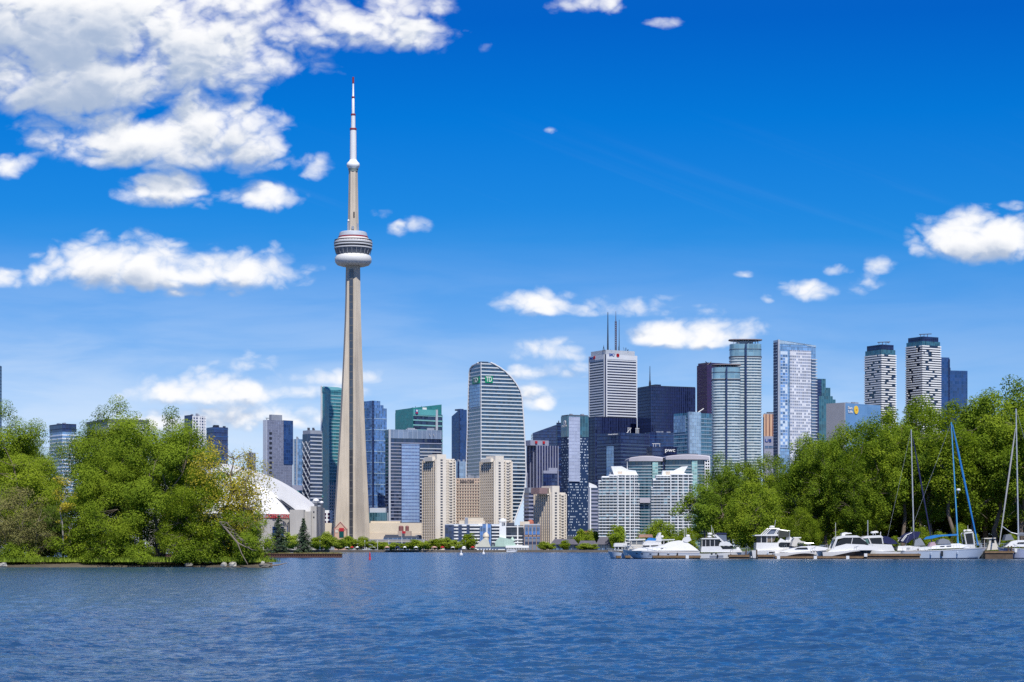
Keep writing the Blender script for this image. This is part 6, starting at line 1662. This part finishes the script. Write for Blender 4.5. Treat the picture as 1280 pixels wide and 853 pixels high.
b.blk('bodywork', GEL, [(1029, 695), (1033.5, 689.5), (1043.5, 683.2), (1056, 680), (1078, 681), (1096, 684.4), (1096, 688), (1060, 688), (1045, 690.6)], 1.6, inset=.15)
b.blk('cabin_glass', TINT, [(1043.5, 683.2), (1047, 676), (1054, 672.2), (1073, 672), (1080.5, 677.4), (1084, 681.8), (1062, 680.6)], 1.4); b.blk('hard_top', GEL, [(1041.5, 674.4), (1044.5, 671.2), (1052, 669.7), (1069, 669.6), (1075, 672.2), (1053, 672.4), (1046.5, 674)], 1.5)
b.bars('pillar', GEL, [((1043.6, 673.4), (1037.5, 688)), ((1045, 673), (1040, 686.5))], .09, (-1.45, 1.45)); b.bars('window_frame', GEL, [((1062, 680.6), (1064, 672.2)), ((1080, 677), (1073, 672))], .05, (-1.42, 1.42)); b.radar(1057, 667.2, .9); b.blk('radar_arch', GEL, [(1051, 669.8), (1051.6, 666.4), (1062.6, 666.2), (1064, 667.4), (1056, 668), (1055, 669.8)], .7)
b.bars('antenna', GEL, [((1044.6, 671), (1044.4, 653.6))], .025); b.rail(.6, .98, .5)
b = Boat('motor_boat', 'hard topped cruiser with twin white radar domes and a navy aft canopy', 1118, 1066, 304, 3.7, 1.0, 1.55, GEL, rake=.12)
b.blk('bodywork', GEL, [(1072, 689), (1072, 681), (1084, 680), (1112, 681), (1116, 689)], 1.6); b.blk('cabin_glass', TINT, [(1073, 681), (1077, 675), (1082, 672.4), (1099, 671.8), (1102, 680.6)], 1.4); b.blk('hard_top', GEL, [(1073.5, 673.6), (1080, 670.2), (1099, 669.4), (1102, 672.2), (1083, 673)], 1.5); b.blk('wind_shield', plain('green boat glass', (.1, .2, .18), .1, .2), [(1074.5, 680.4), (1078.5, 674.8), (1083, 673.6), (1084, 680)], 1.43)
b.bars('pillar', GEL, [((1083.5, 672.6), (1086.5, 680)), ((1100, 671), (1101.5, 680))], .1, (-1.44, 1.44)); b.blk('aft_canopy', NAVYC, [(1101.5, 679), (1102, 670.4), (1108, 671), (1117, 676.4), (1120.5, 680), (1112, 680.6)], 1.45); b.radar(1090.6, 666, .75, -.5); b.radar(1095.2, 665.4, .85, .5)
b.bars('antenna', ALU, [((1084.8, 671), (1084.7, 650.5))], .06); b.bars('antenna', GEL, [((1100.6, 669), (1100.8, 665))], .05)

# sailing boats
def furled(b, p0, p1, r, mat, name='furled_sail'):
    m = MB(); P = []; n = 14
    for i in range(n + 1):
        t = i / n; P.append((b.x(p0[0] + (p1[0] - p0[0]) * t), 0, b.z(p0[1] + (p1[1] - p0[1]) * t)))
    m.path(P, [r * (.45 + .55 * min(1, (n - i) / 3) * min(1, .3 + 1.4 * i / n)) for i in range(n + 1)], 6)
    return m.build(name, mat, b.root, smooth=True)
b = Boat('sailing_boat', 'sailing boat with a bare white mast and navy bimini', 1104, 1168, 304, 3.4, .95, 1.25, GEL, rake=.16, sternrake=.04, cat='sailboat')
b.blk('cabin', GEL, [(1120, 688.5), (1121, 683), (1135, 682.4), (1150, 684), (1160, 688)], 1.2, inset=.15); b.ports((.32, .4, .49, .58), .76, .1, .09)
b.blk('bimini', NAVYC, [(1125, 678), (1127, 671), (1132, 667.5), (1141, 664.6), (1148.5, 665.2), (1146, 672), (1138, 674.5), (1133, 679)], 1.25); b.bars('arch', GEL, [((1124.5, 676.6), (1130, 669.6)), ((1130, 669.6), (1138, 666.2)), ((1126, 677), (1131.4, 670))], .06, (-1.28, 1.28)); b.blk('dodger', plain('clear plastic', (.3, .33, .38), .2), [(1141, 683), (1142.5, 673.5), (1149, 672.8), (1155, 682)], 1.1)
b.mast((1142.6, 690), (1139, 537), .1, ALU, ((577, 1.0), (623, 1.3)), stays=((1106, 687),)); furled(b, (1166.5, 688), (1141, 547), .11, NAVYC); b.bars('boom', ALU, [((1142, 672.5), (1122, 673))], .06); b.blk('sail_cover', NAVYC, [(1142.4, 673), (1142.4, 664), (1139, 666), (1136.5, 672.6)], .14); b.rail(.02, .98, .55); b.blk('flag', NAVYC, [(1113.5, 685), (1114.4, 680.5), (1119.5, 684.5), (1117.5, 687.5)], .02)
b = Boat('sailing_boat', 'sailing yacht with bright blue mast sleeve and boom cover', 1129, 1233.5, 299, 3.7, 1.1, 1.62, GELB, rake=.1, sternrake=-.03, cat='sailboat', flare=.22)
fenders(b, (.3, .62), GELB)
b.strip('toe_rail', GEL, 0, .995, .93, 1.02, .03); b.blk('cabin', GEL, [(1160, 686.6), (1164, 682.6), (1180, 680.2), (1198, 679.5), (1207, 682), (1209, 684.8)], 1.15, inset=.2); b.blk('window', TINT, [(1172.5, 683.8), (1174, 682.9), (1179, 682.6), (1178.5, 683.6)], 1.12); b.blk('window', TINT, [(1181, 683.4), (1181.5, 682.5), (1187, 682.2), (1187, 683.2)], 1.12)
b.blk('coaming', GEL, [(1134, 687.5), (1136, 684.8), (1162, 683.6), (1163, 686.8)], 1.3); b.blk('dodger', GREYC, [(1170, 680.6), (1172.5, 675.4), (1178, 673.4), (1184.5, 675.4), (1187, 680)], 1.1, inset=.15); b.blk('fender', BLACKH, [(1172.6, 695.6), (1172.6, 689.2), (1175.2, 689.2), (1175.2, 695.6)], .12, -1.98)
b.mast((1197.8, 684), (1189, 528), .115, plain('blue mast sleeve', (.02, .32, .66), .7, .12, 2), ((574, .9), (618, 1.2)), stays=((1131, 684),)); furled(b, (1222.5, 682), (1190.5, 531), .15, BLUEC); b.blk('boom_cover', BLUEC, [(1154.5, 674.4), (1158, 671.4), (1168, 669), (1196.6, 667.6), (1196.8, 669.6), (1176, 670.8), (1164, 673.6)], .2); b.radar(1197.5, 612.5, .6, -.3)
b.rail(.02, .99, .6, 14); b.blk('deck_gear', plain('pinkish canvas', (.5, .36, .42), .8), [(1160, 684), (1162, 678.4), (1167, 677.6), (1169.5, 683)], .8)
b = Boat('motor_boat', 'pilot house boat with dark window frame behind the blue masted sailing yacht', 1186, 1228, 305, 3.0, 1.0, 1.3, GEL)
b.blk('pilot_house', GEL, [(1202, 686), (1203.4, 681), (1216, 681), (1217, 686)], 1.2); b.blk('window', TINT, [(1205.6, 681), (1206.4, 667.4), (1213.4, 667), (1215.4, 681)], 1.0); b.bars('pillar', GEL, [((1206, 681), (1203.4, 667.4)), ((1203.4, 667.4), (1213.8, 665.6)), ((1216, 681), (1213.8, 666))], .1, (-1.02, 1.02)); b.blk('hard_top', GEL, [(1203.4, 667.4), (1203.8, 666), (1214, 664.8), (1214, 666.4)], 1.15); b.radar(1211, 663.4, .9); b.radar(1207, 663.8, .5, .5); b.bars('rail', CHROME, [((1218, 684), (1224, 676)), ((1224, 676), (1226, 686)), ((1219, 676), (1230, 684))], .025, (-.6, .6)); b.bars('antenna', GEL, [((1210, 664), (1209.8, 657))], .025)
b = Boat('motor_boat', 'small cream cabin boat behind the plank dock between the two sailing yachts', 1228, 1251, 306, 2.3, .75, 1.0, GELC)
b.blk('cabin', GELC, [(1232, 688), (1234.6, 680), (1235.4, 673.6), (1242.4, 673.2), (1244.4, 679.6), (1248, 687)], .85, inset=.08); b.blk('window', TINT, [(1237.6, 678.4), (1237.9, 674.6), (1240.9, 674.4), (1241.6, 678.4)], .86); b.blk('roof', GELC, [(1228.5, 674), (1228.5, 672.8), (1243, 672.3), (1243, 673.6)], .95); b.bars('post', GELC, [((1229, 686), (1229, 673.6))], .04, (-.8, .8))
b = Boat('sailing_boat', 'lavender hulled sailing yacht at the right edge with the tallest mast', 1322, 1246.5, 301, 3.6, 1.25, 1.62, plain('lavender gelcoat', (.46, .5, .66), .25, .05, .5, coat=.5), rake=.1, cat='sailboat', flare=.22)
fenders(b, (.75,), None)
b.strip('toe_rail', GEL, 0, .995, .92, 1.02, .03); b.blk('cabin', GEL, [(1254, 684), (1262, 677), (1270, 675.4), (1296, 675.6), (1304, 683)], 1.2, inset=.15); b.blk('window', TINT, [(1268.6, 680), (1270.5, 678.2), (1284, 677.6), (1284, 680)], 1.17); b.blk('fender', GEL, [(1264.2, 690.6), (1263.8, 685.6), (1267.4, 685.6), (1267, 690.6)], .14, -1.9)
b.mast((1273.2, 684), (1270, 511), .12, ALU, ((574.5, 1.0), (624, 1.35)), stays=((1318, 682),)); furled(b, (1249, 682), (1269.5, 535), .12, plain('grey furled sail', (.45, .45, .45), .8, .1, 2)); b.bars('boom', ALU, [((1273, 669.4), (1300, 669)), ((1252, 657.5), (1264, 666)), ((1264, 666), (1273, 668))], .06); b.blk('sail_cover', GREYC, [(1273, 668.6), (1275, 665.6), (1300, 668), (1300, 669)], .2); b.rail(.02, .99, .6, 12); b.blk('dodger', GREYC, [(1254, 676), (1256, 669), (1262, 668), (1266, 675)], .8)

# -------- docks
def dock(label, px0, px1, ytop, D, w=1.8, piles=(), bumpers=()):
    k = D / F; L = (px1 - px0) * k; zt = CH + (HOR - ytop) * k
    r = thing('floating_dock', label, 'dock', (X((px0 + px1) / 2, D), D, 0), 0, 'wooden docks of the marina')
    m = MB(); n = max(2, int(L / .35))
    for i in range(n): m.box(-L / 2 + L * i / n + .012, -L / 2 + L * (i + 1) / n - .012, -.02, w, zt - .05, zt)
    m.build('planks', TEAK, r)
    m = MB(); m.box(-L / 2, L / 2, 0, w - .02, zt - .3, zt - .055); m.build('side_beam', TEAK, r); m = MB(); m.box(-L / 2 + .1, L / 2 - .1, .12, w - .1, -.3, zt - .3); m.build('float', TEAKD, r)
    for px in piles: MB().tube((X(px, D) - X((px0 + px1) / 2, D), w + .1, -1.5), (X(px, D) - X((px0 + px1) / 2, D), w + .1, zt + .7), .11, .1, 8).build('pile', TEAKD, r)
    for px in bumpers: MB().box(X(px, D) - X((px0 + px1) / 2, D) - .22, X(px, D) - X((px0 + px1) / 2, D) + .22, -.13, -.03, zt - .42, zt + .03).build('bumper', GEL, r)
dock('plank dock below the stern of the longest motor yacht', 816, 876, 694.6, 297, 1.2, (), (859,))
dock('short dock end under the bow of the small far left cruiser', 770.5, 776.5, 694.8, 304, 2.2)
dock('short dock end under the bow of the longest motor yacht', 781.5, 788.5, 694.6, 296, 1.0)
dock('plank dock beside the bow of the glazed aft cruiser', 911, 937, 693.6, 297.5, 1.4, (934,))
dock('plank dock at the stern of the tall flybridge boat', 947, 968, 693.4, 298, 1.0, (947,))
dock('grey brown dock along the low express cruiser and the black sided cruiser', 969, 1081, 695.3, 296.5, 1.0, (), (973, 1019, 1059.5))
dock('longest high plank dock in front of the white masted sailing boat', 1081, 1151, 692.3, 296, 1.3, (1150,), (1076 + 6,))
dock('plank dock between the two right sailing yachts', 1231, 1267.5, 688.8, 298, 1.6, (1268, 1264))

# ------------------------------------------------------------------ buoys and small things on the far shore
r = thing('channel_buoy', 'red channel buoy standing in the harbour before the observation tower', 'buoy', (X(462.3, 262), 262, 0))
MB().lathe([(.02, -.3), (.13, -.25), (.13, .3), (.1, .34)], 12).build('float', RED, r, smooth=True); MB().lathe([(.1, .34), (.085, .7), (.03, .98), (.02, 1.0)], 12).build('top', RED, r, smooth=True)
for px, D, h, lab in ((576.5, 560, 1.25, 'larger white marker buoy before the ferry hall, left of the other'), (604.5, 760, 1.5, 'smaller white marker buoy in front of the ferry hall turret')):
    r = thing('marker_buoy', lab, 'buoy', (X(px, D), D, 0)); k = h / 1.25
    MB().lathe([(.02, -.3), (.46 * k, -.2), (.46 * k, .34 * k), (.2 * k, .5 * k), (.02, .52 * k)], 14).build('float', SIGNW, r, smooth=True); MB().lathe([(.16 * k, .5 * k), (.13 * k, .95 * k), (.1, h), (.02, h + .05)], 10).build('top', SIGNW, r, smooth=True)
# canopies and trucks along the promenade
def canopy(px, w, h, mat, D, label):
    k = D / F; W_ = w * k / 2
    r = thing('canopy_tent', label, 'tent', (X(px, D), D, GZ), 0, 'canopies on the far promenade')
    m = MB(); m.loft([[(-W_, -1.5, h), (W_, -1.5, h), (W_, 2, h), (-W_, 2, h)], [(-W_, -1.5, h + .35), (W_, -1.5, h + .35), (W_, 2, h + .35), (-W_, 2, h + .35)], [(-.2, 0, h + 1.3), (.2, 0, h + 1.3), (.2, .4, h + 1.3), (-.2, .4, h + 1.3)]])
    m.build('roof', mat, r); m = MB()
    for x in (-W_ + .1, W_ - .1):
        for y in (-1.4, 1.9): m.tube((x, y, 0), (x, y, h), .09)
    m.build('pole', STEEL, r)
PINK = plain('faded pink canopy', (.6, .36, .3), .8)
for px, w, m_, lab in ((434, 5, WHITEC, 'white canopy below the left edge of the observation tower'), (440, 4.5, RED, 'red canopy right of the white one below the observation tower'), (447, 5, WHITEC, 'white canopy below the middle of the observation tower'), (454.5, 4, PINK, 'pink canopy below the right half of the observation tower'),
    (466, 7, WHITEC, 'wide white canopy right of the red buoy'), (484, 6, PINK, 'pink canopy left of the flag pole'), (497, 6, NAVYC, 'navy canopy below the twin drums'), (506, 4, WHITEC, 'white canopy below the twin drums'),
    (520, 5, SIGNW, 'white canopy right of the twin drums, left of the leftmost tan condo'), (543, 7, PINK, 'wide pink canopy below the leftmost tan condo'), (553, 5, RED, 'red canopy below the leftmost tan condo'), (566, 4.5, WHITEC, 'white canopy right of the leftmost tan condo'),
    (580, 5, SIGNW, 'white canopy left of the tallest far shore tree'), (591, 5, RED, 'red canopy left of the ferry hall')):
    canopy(px, w, 2.4, m_, 1940 if px < 475 else 1912, lab)
def boat_small(px, w, D, label, top):
    b = Boat('tour_boat', label, px - w / 2, px + w / 2, D, 5, 1.4, 2.0, SIGNW if top != RED else SIGNW, group='tour boats moored along the far promenade'); 
    b.blk('cabin', SIGNW, [(px - w * .4, 690 - .3), (px - w * .4, 687.3), (px + w * .25, 687.3), (px + w * .3, 690)], 1.9); b.blk('window', TINT, [(px - w * .37, 688.9), (px - w * .37, 687.9), (px + w * .23, 687.9), (px + w * .23, 688.9)], 1.93); b.blk('roof', top, [(px - w * .43, 687.3), (px - w * .43, 686.8), (px + w * .28, 686.8), (px + w * .28, 687.3)], 2.1)
boat_small(640, 14, 1885, 'white tour boat moored in front of the ferry hall', SIGNW)
def pole(px, ytop, D, label, flag=None):
    r = thing('flag_pole' if flag else 'lamp_post', label, 'flagpole' if flag else 'lamp', (X(px, D), D, GZ), 0, None if flag else 'lamp posts on the far promenade')
    h = Z(ytop, D) - GZ; MB().tube((0, 0, 0), (0, 0, h), .22, .12).build('pole', SIGNW, r)
    if flag: MB().xz([(.2, h), (3.6, h - .3), (3.4, h - 2.3), (.2, h - 2.1)], -.05, .05).build('flag', flag, r)
    else: MB().lathe([(.02, h), (.5, h + .1), (.4, h + .6), (.02, h + .8)], 10).build('lamp', SIGNW, r)
pole(502.2, 664, 1925, 'tall white flag pole with a red flag below the twin drums', RED)
for px, lab in ((400, 'lamp post right of the narrower spruce'), (456, 'lamp post at the right half of the observation tower base'), (472, 'lamp post between the red buoy and the twin drums'), (486, 'lamp post left of the flag pole'), (530, 'lamp post at the left edge of the leftmost tan condo'), (582, 'lamp post beside the tallest far shore tree')):
    pole(px, 677, 1915 if px > 475 else 1938, lab)
